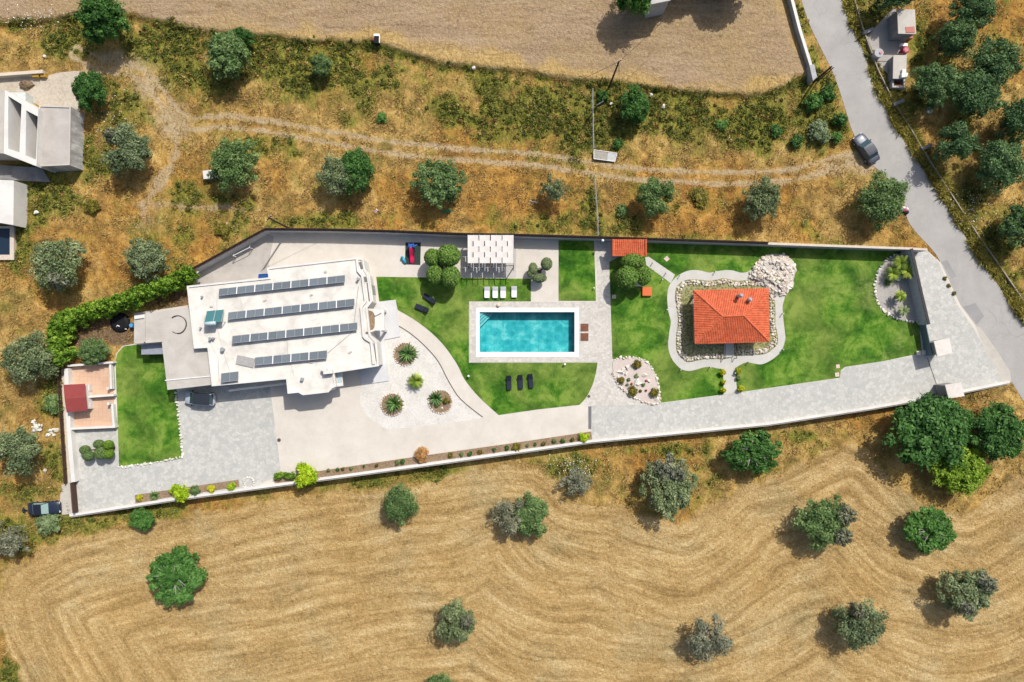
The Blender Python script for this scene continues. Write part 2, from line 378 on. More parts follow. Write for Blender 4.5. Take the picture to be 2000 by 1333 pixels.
st1 = t.noise(sv, 1.0, 4, .62, .5); st2 = t.noise(t.comb(t.math('MULTIPLY', gsx[0], .5), t.math('MULTIPLY', gsx[1], 3.4), 0), 1.0, 2, .65, .3)
sinb = t.math('SINE', t.math('ADD', t.math('MULTIPLY', gsx[1], 3.5), t.math('MULTIPLY', t.math('ADD', st1, n_big), 4.5)))
sinb = t.math('MULTIPLY', sinb, t.math('MULTIPLY', t.ramp(t.noise(p, .09, 3), [(.4, .15), (.62, 1.)]), .022))
stv = t.math('ADD', t.math('ADD', sinb, t.math('MULTIPLY', st1, .38)), t.math('ADD', t.math('MULTIPLY', st2, .08), t.math('ADD', t.math('MULTIPLY', n_fin, .36), t.math('MULTIPLY', n_mid, .18))))
stub = t.ramp(stv, [(.35, lin(122, 102, 64)), (.43, lin(160, 134, 88)), (.49, lin(184, 156, 106)), (.55, lin(204, 178, 128)), (.63, lin(224, 202, 156))])
stub = t.mix(t.ramp(n_big, [(.35, 0.), (.7, .55)]), stub, t.ramp(stv, [(.34, lin(140, 110, 64)), (.5, lin(190, 154, 94)), (.66, lin(218, 186, 124))]))
stub = t.mix(t.ramp(n_big, [(.3, .5), (.48, 0.)]), stub, t.ramp(stv, [(.34, lin(122, 110, 76)), (.5, lin(172, 156, 112)), (.66, lin(204, 186, 144))]))
stub = t.mix(.55, stub, t.ramp(n_tiny, [(.3, (.5, .47, .44, 1)), (.5, (.97, .97, .97, 1)), (.7, (1.22, 1.22, 1.22, 1))]), 'MULTIPLY')
c = t.mix(sp[1], c, stub)
pv = t.mapp(p, (.12, 1.0, 1), (0, 0, .12)); pl1 = t.noise(pv, 1.2, 4, .65, .8)
plow = t.ramp(t.math('ADD', t.math('MULTIPLY', pl1, .45), t.math('MULTIPLY', n_fin, .55)), [(.32, lin(126, 104, 80)), (.44, lin(160, 136, 108)), (.54, lin(178, 154, 124)), (.68, lin(200, 178, 146))])
plow = t.mix(t.ramp(n_big, [(.42, 0.), (.66, .5)]), plow, t.ramp(n_fin, [(.3, lin(140, 118, 74)), (.7, lin(196, 168, 116))]))
plow = t.mix(t.math('MULTIPLY', G_.outputs['Alpha'], .8), plow, t.ramp(n_fs, [(.34, lin(146, 118, 68)), (.5, lin(196, 164, 100)), (.66, lin(222, 194, 136))]))
plow = t.mix(t.ramp(t.noise(t.mapp(pw, (.16, 1.5, 1), (0, 0, .1)), 1, 3, .5), [(.6, 0.), (.68, .45)]), plow, lin(120, 100, 74))
c = t.mix(sp[0], c, plow)
trk = t.ramp(n_fs, [(.3, lin(154, 132, 98)), (.48, lin(184, 162, 126)), (.68, lin(206, 188, 156))])
c = t.mix(t.math('MULTIPLY', soft(sp[2], 1.1, .2, .85, n_fs), .88), c, trk)
c = t.mix(soft(t.attr('soil'), .4, .4, .6), c, t.ramp(n_fin, [(.3, lin(92, 74, 56)), (.7, lin(150, 126, 98))]))
t.col(c); t.bump(t.noise(p, 2.2, 2, .7, .5), .9, .22)
gme.materials.append(t.done())
ground = bpy.data.objects.new('ground', gme); COL.objects.link(ground); ground['kind'] = 'structure'
# ------------------------------------------------------------------ materials
def m_asphalt():
    t = NT('asphalt', .9, .2); p = t.pos(); n = t.noise(p, .35, 5, .6); f = t.noise(p, 7, 4, .7)
    c = t.ramp(n, [(.3, lin(176, 173, 169)), (.7, lin(192, 189, 185))])
    lv = t.mapp(p, (.9, .06, 1), (0, 0, .62)); c = t.mix(t.ramp(t.noise(lv, .8, 3), [(.45, 0.), (.7, .5)]), c, lin(176, 173, 168))
    pd = t.mix(.6, p, t.noise(p, .6, 4, out=1), 'ADD'); ck = t.ramp(t.vor(pd, .3, 'DISTANCE_TO_EDGE'), [(.002, .22), (.012, 0.)]); c = t.mix(t.math('MULTIPLY', ck, t.ramp(t.noise(p, .12, 2), [(.45, 0.), (.6, 1.)])), c, lin(120, 118, 115))
    c = t.mix(t.ramp(t.noise(p, .9, 5, .7), [(.55, 0.), (.8, .5)]), c, lin(160, 156, 150))
    t.col(t.mix(.35, c, t.ramp(f, [(.3, .75), (.7, 1.15)]), 'MULTIPLY')); t.bump(f, .25, .01); return t.done()
def m_flag(name, base, lo, joint, scale):   # irregular stone flags
    t = NT(name, .8, .3); p = t.pos(); pd = t.mix(.1, p, t.noise(p, 2.2, 3, out=1), 'ADD')
    cell = t.vor(pd, scale, 'F1', 'Color'); edge = t.vor(pd, scale, 'DISTANCE_TO_EDGE', 'Distance')
    k = t.sep(cell)[0]; big = t.noise(p, .16, 4, .6); f = t.noise(p, 9, 4, .7)
    v = t.math('ADD', t.math('MULTIPLY', k, .5), t.math('MULTIPLY', big, .5))
    c = t.ramp(v, [(.2, lin(*lo)), (.5, lin(*base)), (.85, lin(*[min(255, x+14) for x in base]))])
    c = t.mix(.3, c, t.ramp(f, [(.3, .8), (.7, 1.12)]), 'MULTIPLY')
    e = t.ramp(edge, [(.015, 1.), (.06, 0.)]); c = t.mix(t.math('MULTIPLY', e, .45), c, lin(*joint))
    t.col(c); t.bump(t.math('ADD', t.math('MULTIPLY', edge, .6), t.math('MULTIPLY', f, .15)), .35, .03); return t.done()
def m_concrete(name, a, b, stain=.35, scale=.5, joints=None):
    t = NT(name, .85, .25); p = t.pos(); n = t.noise(p, scale, 6, .62, .4); f = t.noise(p, 5, 5, .7)
    c = t.ramp(n, [(.3, lin(*a)), (.7, lin(*b))])
    c = t.mix(t.ramp(t.noise(p, .22, 5, .7, .8), [(.5, 0.), (.75, stain)]), c, tuple(x*.72 for x in lin(*a)[:3])+(1,))
    c = t.mix(.3, c, t.ramp(f, [(.3, .84), (.7, 1.1)]), 'MULTIPLY')
    if joints:
        q = t.sep(t.mapp(p, (1/joints,)*3, (0, 0, joints*.05)))
        for ax in (0, 1):
            fr = t.math('ABSOLUTE', t.math('SUBTRACT', t.math('FRACT', q[ax]), .5)); c = t.mix(t.ramp(fr, [(.475, 0.), (.492, .55)]), c, tuple(x*.5 for x in lin(*a)[:3])+(1,))
    t.col(c); t.bump(f, .2, .01); return t.done()
def m_lawn():
    t = NT('lawn_turf', .9, .2); p = t.pos(); n = t.noise(p, .32, 5, .62, .5); m = t.noise(p, 1.6, 5, .7); f = t.noise(p, 11, 3, .7); b = t.noise(p, .13, 3, .5)
    v = t.math('ADD', t.math('MULTIPLY', n, .72), t.math('MULTIPLY', m, .28))
    c = t.ramp(v, [(.35, lin(38, 80, 16)), (.44, lin(58, 106, 24)), (.51, lin(86, 132, 36)), (.6, lin(130, 160, 64))])
    c = t.mix(t.ramp(b, [(.44, 0.), (.6, .8)]), c, t.ramp(v, [(.32, lin(64, 100, 26)), (.64, lin(142, 160, 76))]))
    c = t.mix(.5, c, t.ramp(f, [(.28, .55), (.5, .98), (.74, 1.3)]), 'MULTIPLY')
    wm = t.noise(p, .5, 2); sx = t.sep(p); w1 = t.math('MULTIPLY', t.ramp(t.math('MULTIPLY', t.math('SUBTRACT', sx[0], 38), .02), [(0, 0.), (.25, 1.), (.45, 1.), (.7, 0.)]), t.ramp(t.noise(p, .21, 4, .7), [(.55, 0.), (.72, .6)]))
    c = t.mix(t.math('MULTIPLY', w1, t.ramp(m, [(.42, 0.), (.6, 1.)])), c, lin(168, 164, 118))
    t.col(c); t.bump(t.math('ADD', f, m), .6, .06); return t.done()
def m_gravel(name, a, b, scale=9):
    t = NT(name, .9, .2); p = t.pos(); v = t.vor(p, scale, 'F1', 'Color'); k = t.sep(v)[0]; n = t.noise(p, .5, 4, .6)
    t.col(t.mix(.5, t.ramp(k, [(.1, lin(*a)), (.6, lin(*b))]), t.ramp(n, [(.3, lin(*a)), (.65, lin(*b))]))); t.bump(t.vor(p, scale), .5, .03); return t.done()
def m_plaster(name, c, dirt=.2):
    t = NT(name, .75, .3); p = t.pos(); n = t.noise(p, .45, 5, .65, .3); f = t.noise(p, 3, 5, .7)
    cc = lin(*c); d = tuple(x*(1-dirt) for x in cc[:3])+(1,)
    c2 = t.ramp(n, [(.42, cc), (.72, d)]); t.col(t.mix(.35, c2, t.ramp(f, [(.3, .9), (.7, 1.04)]), 'MULTIPLY')); t.bump(f, .12, .01); return t.done()
def m_leaf(name, dark, mid, lite, trans=.25, hue=0.0):
    lin = lambda r, g, b: globals()['lin'](r, g, b, 1.12)
    t = NT(name, .6, .25); a = t.attr('lc'); r = t.rnd()
    c = t.ramp(a, [(.05, lin(*dark)), (.5, lin(*mid)), (.95, lin(*lite))])
    c = t.mix(.5, c, t.ramp(r, [(0, (.8, .84, .86, 1)), (1, (1.16, 1.1, .98, 1))]), 'MULTIPLY')
    c = t.mix(.4, c, t.ramp(t.noise(t.pos(), .9, 3, .6), [(.3, (.7, .75, .75, 1)), (.7, (1.25, 1.2, 1.1, 1))]), 'MULTIPLY')
    t.col(c); tr = t.n.new('ShaderNodeBsdfTranslucent'); t.put(tr.inputs[0], c); mx = t.n.new('ShaderNodeMixShader'); mx.inputs[0].default_value = trans
    t.t.links.new(t.b.outputs[0], mx.inputs[1]); t.t.links.new(tr.outputs[0], mx.inputs[2]); t.t.links.new(mx.outputs[0], t.n['Material Output'].inputs[0]); return t.done()
def m_roof(name, a, b):
    t = NT(name, .7, .3); p = t.pos(); n = t.noise(p, 1.2, 5, .6); k = t.noise(p, 5, 2)
    c = t.mix(.5, t.ramp(n, [(.3, lin(*a)), (.7, lin(*b))]), t.ramp(k, [(.3, .78), (.7, 1.15)]), 'MULTIPLY')
    c = t.mix(.55, c, t.ramp(t.sep(t.vor(p, 3.4, 'F1', 'Color'))[0], [(.05, .72), (.5, 1.), (.95, 1.18)]), 'MULTIPLY'); c = t.mix(t.ramp(t.noise(p, .7, 5, .7), [(.55, 0.), (.75, .4)]), c, lin(150, 92, 66))
    t.col(c); return t.done()
def m_solar():
    t = NT('solar_glass', .28, .4); q = t.sep(t.mapp(t.oc(), (8, 8, 1)))
    c = lin(106, 116, 124)
    for ax in (0, 1):
        fr = t.math('ABSOLUTE', t.math('SUBTRACT', t.math('FRACT', q[ax]), .5)); c = t.mix(t.ramp(fr, [(.42, 0.), (.47, .5 if ax else .2)]), c, lin(176, 184, 190))
    c = t.mix(.5, c, t.ramp(t.rnd(), [(0, .8), (1, 1.2)]), 'MULTIPLY'); t.col(c); return t.done()
def m_streak(name, a, b):
    t = NT(name, .85, .2); p = t.pos(); q = t.sep(p); n = t.noise(t.comb(t.math('MULTIPLY', t.math('ADD', q[0], q[1]), 1.6), t.math('MULTIPLY', q[2], .25), 0), 1, 5, .7); m = t.noise(p, .5, 5, .65)
    t.col(t.ramp(t.math('ADD', t.math('MULTIPLY', n, .65), t.math('MULTIPLY', m, .35)), [(.36, lin(*a)), (.5, lin(*[(u+v)/2 for u, v in zip(a, b)])), (.62, lin(*b))])); return t.done()
def m_glass(name, c, rough=.08): t = NT(name, rough, .6); t.col(lin(*c)); return t.done()
def m_paint(name, c, rough=.4):
    t = NT(name, rough, .4, .15); t.b.inputs['Coat Weight'].default_value = .25; t.b.inputs['Coat Roughness'].default_value = .08
    t.col(t.mix(.3, lin(*c), t.ramp(t.noise(t.oc(), 3, 4), [(.3, .8), (.7, 1.1)]), 'MULTIPLY')); return t.done()

ASPH = m_asphalt()
FLAG = m_flag('grey_stone_flags', (204, 203, 197), (190, 191, 186), (170, 171, 167), 2.1)
PAVER = m_flag('pale_pavers', (216, 211, 202), (200, 195, 186), (180, 175, 167), 3.2)
TERR = m_concrete('terrace_concrete', (218, 210, 198), (232, 225, 214), .3, .4)
PATHC = m_concrete('path_concrete', (206, 204, 197), (220, 218, 211), .2, .8)
APRON = m_concrete('apron_concrete', (196, 190, 180), (214, 208, 198), .3)
LAWN = m_lawn()
WGRAV = m_gravel('white_gravel', (208, 204, 196), (238, 235, 228))
SOIL = m_gravel('soil_bed', (128, 106, 84), (166, 144, 118), 6)
SAND = m_gravel('pink_sand', (205, 190, 180), (222, 210, 202), 8)
GREYG = m_gravel('grey_gravel', (164, 160, 154), (192, 188, 181), 8)
MUD = m_gravel('yard_dirt', (186, 172, 152), (212, 202, 186), 4)
WHITE = m_plaster('white_roof_plaster', (249, 244, 234), .3)
WALLW = m_plaster('white_wall_plaster', (240, 237, 231), .14)
WALLG = m_concrete('wall_concrete', (176, 178, 182), (200, 202, 205), .4, .8)
OLDC = m_concrete('old_concrete_roof', (196, 190, 180), (216, 211, 202), .5, .35)
DARKC = m_concrete('streaked_concrete', (128, 128, 128), (168, 168, 168), .6, .6)
GRANITE = m_concrete('granite_wall', (172, 176, 184), (206, 208, 214), .3, 3)
BROWNW = simple('dark_brown_timber', lin(84, 66, 56), .8, .2, var=.3, scale=5)
COPING = simple('beige_coping', lin(222, 208, 190), .8)
RUST = simple('brown_metal', lin(98, 82, 76), .6, .3, var=.3)
TILE = m_roof('terracotta_tiles', (220, 104, 66), (244, 130, 88))
TILED = m_roof('terracotta_hips', (214, 104, 68), (236, 124, 84))
REDS = simple('red_sheet_roof', lin(158, 74, 72), .6, .3, var=.08, scale=1)
SOLAR = m_solar()
ALU = simple('aluminium', lin(205, 208, 210), .35, .5, .5)
GALV = simple('galvanised_steel', lin(182, 184, 186), .45, .5, .3)
WPLAS = simple('white_plastic', lin(250, 250, 250), .4, .4, var=.03)
WCLOTH = simple('white_canvas', lin(240, 234, 228), .9, .1, var=.05, scale=1.5)
NAVY = simple('navy_fabric', lin(44, 52, 66), .8, .2, var=.2)
BLUEP = simple('blue_pillow', lin(108, 122, 168), .8, .2)
BLACK = simple('black_rubber', lin(30, 31, 34), .7, .2)
WOOD = simple('wood_boards', lin(140, 92, 72), .7, .2, var=.25, scale=4)
POLEW = simple('old_timber_pole', lin(84, 74, 64), .9, .1, var=.3)
ROCK = [simple('rock_pale', lin(236, 228, 216), .9, .1, var=.18, scale=4, bump=.5), simple('rock_cream', lin(242, 234, 218), .9, .1, var=.15, scale=4, bump=.5), simple('rock_grey', lin(208, 201, 192), .9, .1, var=.2, scale=4, bump=.5), simple('rock_pink', lin(230, 208, 192), .9, .1, var=.2, scale=4, bump=.5)]
ROCKW = [simple('rock_white', lin(240, 238, 228), .9, .1, var=.08, scale=4, bump=.4), simple('rock_offwhite', lin(228, 222, 204), .9, .1, var=.12, scale=4, bump=.4)]
BARK = simple('bark', lin(104, 92, 80), .95, .1, var=.35, scale=4, bump=.6)
BARKG = simple('pale_bark', lin(168, 162, 156), .95, .1, var=.2, scale=4)
def colm(name, r, g, b, rough=.5): return simple(name, lin(r, g, b), rough, .4, var=.06)

# ------------------------------------------------------------------ paved ground of the plot
Z0 = .03
pool_hole = PL([(936.5, 609.5), (1122.5, 609.5), (1122.5, 688.5), (936.5, 688.5)])
struct('terrace', B().sheet(PL(COMPOUND), Z0, [pool_hole]), TERR)
rd = B(); a, b = smooth(ROAD_L, n=6), smooth(ROAD_R, n=6)
struct('road', B().sheet(PL(a+list(reversed(b))), .012), ASPH)
patch = B().sheet(PL([(1880, 600), (1905, 592), (1922, 618), (1908, 634)]), .018)
patch.sheet(PL([(1838, 512), (1850, 508), (1868, 540), (1858, 545)]), .018)
struct('road_patch', patch, m_concrete('patched_asphalt', (158, 157, 156), (170, 169, 168), .2))
EDRIVE = [(1155, 792), (1290, 788), (1440, 768), (1640, 739), (1641, 727), (1650, 718), (1728, 705), (1803, 693), (1790, 640), (1781, 489), (1808, 489), (1832, 512), (1868, 594), (1900, 640), (1928, 690), (1948, 720), (1962, 748), (1845, 771), (1700, 796), (1500, 827), (1156, 861)]
struct('stone_driveway', B().sheet(PL(EDRIVE), Z0+.004), FLAG)
WDRIVE = [(345, 766), (400, 752), (527, 752), (549, 925), (500, 952), (327, 976), (140, 1004), (135, 905), (145, 838), (228, 838), (233, 912), (358, 896)]
struct('parking_court', B().sheet(PL(WDRIVE), Z0+.005), FLAG)
ENTR = [(1167, 590), (1165, 470), (1188, 470), (1195, 700), (1215, 755), (1290, 790), (1156, 793), (1135, 791), (1152, 768), (1162, 745), (1167, 709)]
struct('garden_walk', B().sheet(PL(ENTR), Z0+.006), PAVER)
struct('entrance_strip', B().sheet(PL([(1905, 637), (1915, 640), (1950, 690), (1972, 725), (1975, 746), (1958, 748), (1945, 720), (1925, 690)]), Z0+.008), APRON)
struct('gate_pad', B().prism(PL([(120, 948), (136, 943), (140, 1004), (122, 1006), (117, 985)]), -.1, .045), APRON)
# pergola floor and pool surround
struct('pergola_floor', B().sheet(PL([(901, 486), (1008, 486), (1008, 543), (901, 543)]), Z0+.004), m_concrete('grey_floor', (196, 192, 186), (212, 208, 202), .3))
def frame(o, i): return o, i
struct('porch_floor', B().prism(PL([(738, 590), (773, 586), (782, 658), (751, 664), (760, 744), (706, 752), (698, 700)]), .0, .16), m_concrete('porch_concrete', (214, 216, 218), (228, 228, 228), .15))
po = PL([(917.5, 590), (1167, 590), (1167, 708), (917.5, 708)]); pi_ = PL([(930, 602), (1130, 602), (1130, 697), (930, 697)])
struct('pool_surround', B().prism(po, .0, .08, [pi_]), PAVER)
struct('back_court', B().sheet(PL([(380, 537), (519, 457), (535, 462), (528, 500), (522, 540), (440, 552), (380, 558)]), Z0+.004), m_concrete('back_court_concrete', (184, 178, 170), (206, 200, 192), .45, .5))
# lawns
LAWN1 = [(735, 541), (1037, 545), (1037, 589), (916, 589), (916, 709), (1167, 709)]+smooth([(1164, 728), (1158, 750), (1146, 775), (1132, 791)])+[(1050, 800), (974, 811)]+smooth([(974, 811), (935, 775), (908, 742), (893, 712), (868, 676), (838, 646), (805, 622), (777, 606)])+[(773, 586), (741, 591)]
LAWN2 = [(1091, 470), (1160, 471), (1164, 588), (1091, 588)]
LAWN3 = [(1190, 512), (1262, 475), (1782, 491), (1800, 690), (1728, 705), (1650, 717), (1642, 724), (1640, 738), (1440, 767), (1290, 787), (1196, 700)]
LAWN4 = [(226, 704), (230, 690), (242, 677), (264, 674), (319, 676), (346, 765), (356, 896), (233, 911)]
struct('pool_lawn', B().prism(PL(LAWN1), .0, .06), LAWN); struct('small_lawn', B().prism(PL(LAWN2), .0, .06), LAWN)
struct('pond_lawn', B().prism(PL(LAWN3), .0, .055), LAWN); struct('side_lawn', B().prism(PL(LAWN4), .0, .06), LAWN)
# white gravel garden
GRAVEL = [(781, 638), (783, 658), (751, 665), (761, 745), (708, 753)]+smooth([(704, 768), (704, 786), (712, 806), (730, 823), (757, 840)])+[(860, 829), (945, 817)]+smooth([(945, 817), (900, 782), (876, 745), (856, 708), (829, 677), (801, 652)])
struct('gravel_garden', B().sheet(PL(GRAVEL), Z0+.006), WGRAV)
ge = B(); ge.prism(strip(PL(smooth([(779, 637), (801, 651), (829, 675), (856, 706), (876, 744), (900, 780), (943, 815)])), .05, -.05), 0, .1)
tag(ge.obj('garden_edging', simple('dark_edging', lin(120, 108, 98), .8)), 'thin curved edging strip between white gravel garden and pale path', 'edging')
# loop path round the pond
LOOP = smooth([(1320, 542), (1336, 532), (1352, 528), (1368, 529), (1385, 533), (1402, 530), (1419, 528), (1432, 529), (1446, 533), (1458, 532), (1475, 525), (1500, 530), (1531, 572), (1528, 599), (1530, 627), (1533, 652), (1533, 664), (1527, 684), (1514, 698), (1500, 707), (1486, 712), (1470, 710), (1458, 708), (1444, 714), (1436, 719), (1424, 722),
               (1402, 720), (1388, 717), (1374, 718), (1357, 723), (1346, 725), (1332, 722), (1321, 713), (1311, 699), (1305, 678), (1307, 650), (1310, 629), (1305, 608), (1303, 582), (1305, 564), (1310, 554)], True)
POND = smooth([(1328, 553), (1346, 546), (1367, 547), (1385, 549), (1402, 546), (1416, 544), (1439, 549), (1465, 547), (1490, 550), (1510, 565), (1514, 606), (1514, 634), (1517, 647), (1519, 670), (1509, 682), (1498, 690), (1479, 694), (1440, 695), (1424, 700), (1411, 702), (1381, 702), (1360, 705), (1343, 708), (1332, 701), (1324, 692), (1320, 678), (1321, 650), (1324, 629), (1320, 594), (1318, 580), (1320, 565)], True)
lp = B().sheet(PL(LOOP), .068); lp.sheet(PL([(1260, 503), (1267, 502), (1318, 537), (1310, 554), (1300, 546), (1262, 518)]), .064); lp.sheet(PL([(1412, 715), (1434, 715), (1440, 767.5), (1413, 771)]), .072)
struct('loop_path', lp, PATHC)
t = NT('pond_water', .12, .5); p = t.pos(); n = t.noise(p, 2.2, 6, .7, .8); f = t.vor(p, 3.5); 
t.col(t.ramp(t.math('ADD', t.math('MULTIPLY', n, .7), t.math('MULTIPLY', f, .4)), [(.25, lin(46, 54, 34)), (.42, lin(94, 100, 56)), (.56, lin(144, 144, 88)), (.74, lin(182, 176, 126))])); t.b.inputs['Roughness'].default_value = .35; t.bump(n, .3, .05)
struct('pond', B().sheet(PL(POND), .085), t.done())
# beds
struct('long_soil_bed', B().prism(PL([(535, 932), (625, 920), (807, 893), (1000, 866), (1155, 843), (1156, 859), (1000, 880), (807, 907), (625, 933), (537, 944)]), 0, .07), SOIL)
struct('short_soil_bed', B().prism(PL([(264, 967), (466, 937), (468, 951), (327, 972), (265, 984)]), 0, .07), SOIL)
RG = smooth([(1200, 702), (1225, 699), (1250, 700), (1268, 712), (1280, 732), (1287, 760), (1288, 786), (1272, 789), (1245, 780), (1222, 765), (1204, 745), (1197, 722)], True)
struct('rock_garden_bed', B().prism(PL(RG), 0, .12), SAND)
CB = smooth([(1765, 496), (1738, 503), (1718, 527), (1709, 555), (1711, 580), (1722, 602), (1742, 618), (1765, 627), (1788, 627)])+[(1796, 627), (1783, 497)]
struct('crescent_bed', B().prism(PL(CB), 0, .1), GREYG)
struct('play_mat', B().prism(PL([(792, 474), (822, 474), (821, 518), (791, 517)]), 0, .05), simple('dark_green_rubber', lin(58, 74, 70), .9, .1))

# ------------------------------------------------------------------ swimming pool
pw = PL(POOL); cx0, cy1 = pw[0]; cx1, cy0 = pw[2]
pool = thing('swimming_pool', 'turquoise rectangular swimming pool with broad white coping', 'pool', ((cx0+cx1)/2, (cy0+cy1)/2, 0))
B().prism(PL([(929.5, 601.5), (1130.5, 601.5), (1130.5, 697.5), (929.5, 697.5)]), -.05, .115, [pw]).obj('coping', WPLAS, pool)
t = NT('pool_mosaic_caustics', .5, .3); p = t.pos(); n = t.noise(p, 1.1, 3, .55, 1.2); m = t.vor(t.mix(.25, p, t.noise(p, 1.5, 2, out=1), 'ADD'), .85)
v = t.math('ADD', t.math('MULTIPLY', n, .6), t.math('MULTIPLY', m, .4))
q = t.sep(t.mapp(p, (.8, .8, .8))); c = t.ramp(v, [(.3, lin(40, 172, 182)), (.44, lin(58, 192, 200)), (.56, lin(88, 210, 214)), (.7, lin(150, 232, 232))])  # mottling paints rippling caustic light into the tile colour
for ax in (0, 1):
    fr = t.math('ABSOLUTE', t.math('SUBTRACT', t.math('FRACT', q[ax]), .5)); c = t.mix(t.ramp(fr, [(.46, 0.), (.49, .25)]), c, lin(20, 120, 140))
t.col(c); MOSAIC_CAUSTIC = t.done()
d = -1.5
B().add([(cx0, cy0, d), (cx1, cy0, d), (cx1, cy1, d), (cx0, cy1, d)], [(0, 1, 2, 3)]).obj('floor', MOSAIC_CAUSTIC, pool)
pm = B()
for (x1, y1), (x2, y2) in (((cx0, cy0), (cx1, cy0)), ((cx1, cy0), (cx1, cy1)), ((cx1, cy1), (cx0, cy1)), ((cx0, cy1), (cx0, cy0))):
    pm.add([(x1, y1, d), (x2, y2, d), (x2, y2, -.05), (x1, y1, -.05)], [(3, 2, 1, 0)])
pm.obj('basin_wall', MOSAIC_CAUSTIC, pool)
STEPM = simple('pale_blue_steps', lin(170, 226, 232), .6, .2, var=.05)
for i in range(4):
    L = 2.1-.45*i; z1 = -.95+.25*i
    B().prism([(cx0+.01, cy1-.01), (cx0+.01, cy1-L), (cx0+L, cy1-.01)], d, z1).obj('step', STEPM, pool)
    B().prism([(cx0+.01, cy1-L), (cx0+L, cy1-.01), (cx0+L-.14, cy1-.01), (cx0+.01, cy1-L+.14)], z1, z1+.01).obj('step_edge_shade', MOSAIC_CAUSTIC, pool)  # darker strip stands in for edge shading on each step
t = NT('pool_water', .03, .5); t.n.remove(t.b); out = t.n['Material Output']; p = t.pos()
tb = t.n.new('ShaderNodeBsdfTransparent'); tb.inputs[0].default_value = (.78, .97, .98, 1); gl = t.n.new('ShaderNodeBsdfGlossy'); gl.inputs['Roughness'].default_value = .04
fr = t.n.new('ShaderNodeFresnel'); fr.inputs[0].default_value = 1.33; bm_ = t.n.new('ShaderNodeBump'); bm_.inputs['Strength'].default_value = .35; bm_.inputs['Distance'].default_value = .06
t.put(bm_.inputs['Height'], t.noise(p, 1.8, 3, .5, .6)); t.t.links.new(bm_.outputs[0], gl.inputs['Normal']); t.t.links.new(bm_.outputs[0], fr.inputs['Normal'])
mx = t.n.new('ShaderNodeMixShader'); t.t.links.new(fr.outputs[0], mx.inputs[0]); t.t.links.new(tb.outputs[0], mx.inputs[1]); t.t.links.new(gl.outputs[0], mx.inputs[2]); t.t.links.new(mx.outputs[0], out.inputs[0])
WATER = t.m
B().add([(cx0+.002, cy0+.002, -.08), (cx1-.002, cy0+.002, -.08), (cx1-.002, cy1-.002, -.08), (cx0+.002, cy1-.002, -.08)], [(0, 1, 2, 3)]).obj('water', WATER, pool)

# ------------------------------------------------------------------ boundary walls
def wall(name, label, cat, pl, z0, z1, th, mat, cop=None, copm=None, coph=.06, over=.04):
    W = PL(pl, z1); c = W[len(W)//2]; o = thing(name, label, cat, (c[0], c[1], 0))
    B().prism(strip(W, th/2, -th/2), z0, z1).obj('wall_body', mat, o)
    if copm: B().prism(strip(W, th/2+over, -th/2-over), z1, z1+coph).obj('coping', copm, o)
    return o, W
sw, W = wall('retaining_wall', 'long white retaining wall running along the south edge of the plot', 'wall', SOUTH_WALL, -2.0, .42, .3, WALLW, True, WALLW, .05, .02)
B().prism(strip(W, -.16, -.36), -2.0, .25).obj('outer_ledge', OLDC, sw)
nw, W = wall('boundary_wall', 'tall grey north wall topped with a dark slatted fence', 'wall', NORTH_WALL[:9], -.5, 2.0, .25, WALLG)
B().prism(strip(W, .2, -.13), 2.0, 2.06).obj('coping', RUST, nw)
for (x, y) in resample(W, .92):
    B().box((x, y+.1, 2.28), (.05, .05, .45)).obj('fence_post', BROWNW, nw)
for k in range(3):
    B().prism(strip(offset(W, .1), .02+.03*k, -.02+.03*k), 2.12+.14*k, 2.2+.14*k).obj('fence_rail', BROWNW, nw)
ne, W = wall('boundary_wall', 'plain grey wall with beige coping behind the pond lawn', 'wall', NORTH_WALL[8:]+[(1811, 488)], -.5, 2.1, .25, GRANITE, True, COPING, .06, .03)
ew, W = wall('gate_wall', 'dark capped granite wall between crescent bed and entrance apron', 'wall', EAST_WALL[:2]+[(1814, 634)], -.3, 2.3, .3, GRANITE, True, simple('dark_cap', lin(62, 58, 62), .6), .08, .03)
ww, W = wall('boundary_wall', 'low white west wall beside the walled dog runs', 'wall', [(129, 720), (134, 838), (143, 942)], -.3, 1.0, .55, WALLW)
fw, W = wall('timber_fence', 'dark brown slatted fence along the west wall of the plot', 'fence', [(121, 722), (128, 838), (135, 943)], 0, .05, .3, COPING)
for k in range(2):
    B().prism(strip(offset(W, -.2), .03, -.03), .2+.35*k, .48+.35*k).obj('fence_board', BROWNW, fw)
for (x, y) in resample(offset(W, -.28), 2.3): B().box((x+.1, y, .45), (.1, .1, .9)).obj('fence_post', BROWNW, fw)
# sliding gate at the west entrance
gp = PL([(138, 944), (143, 1003)], 1.2); g = thing('sliding_gate', 'dark brown panelled sliding gate at the west entrance', 'gate', (gp[0][0], gp[0][1], 0))
for k in range(6):
    B().prism(strip(gp, .03, -.03), .1+.17*k, .25+.17*k).obj('gate_board', BROWNW, g)
B().prism(strip(offset(gp, -.08), .05, -.05), .05, 1.2).obj('gate_frame', RUST, g)
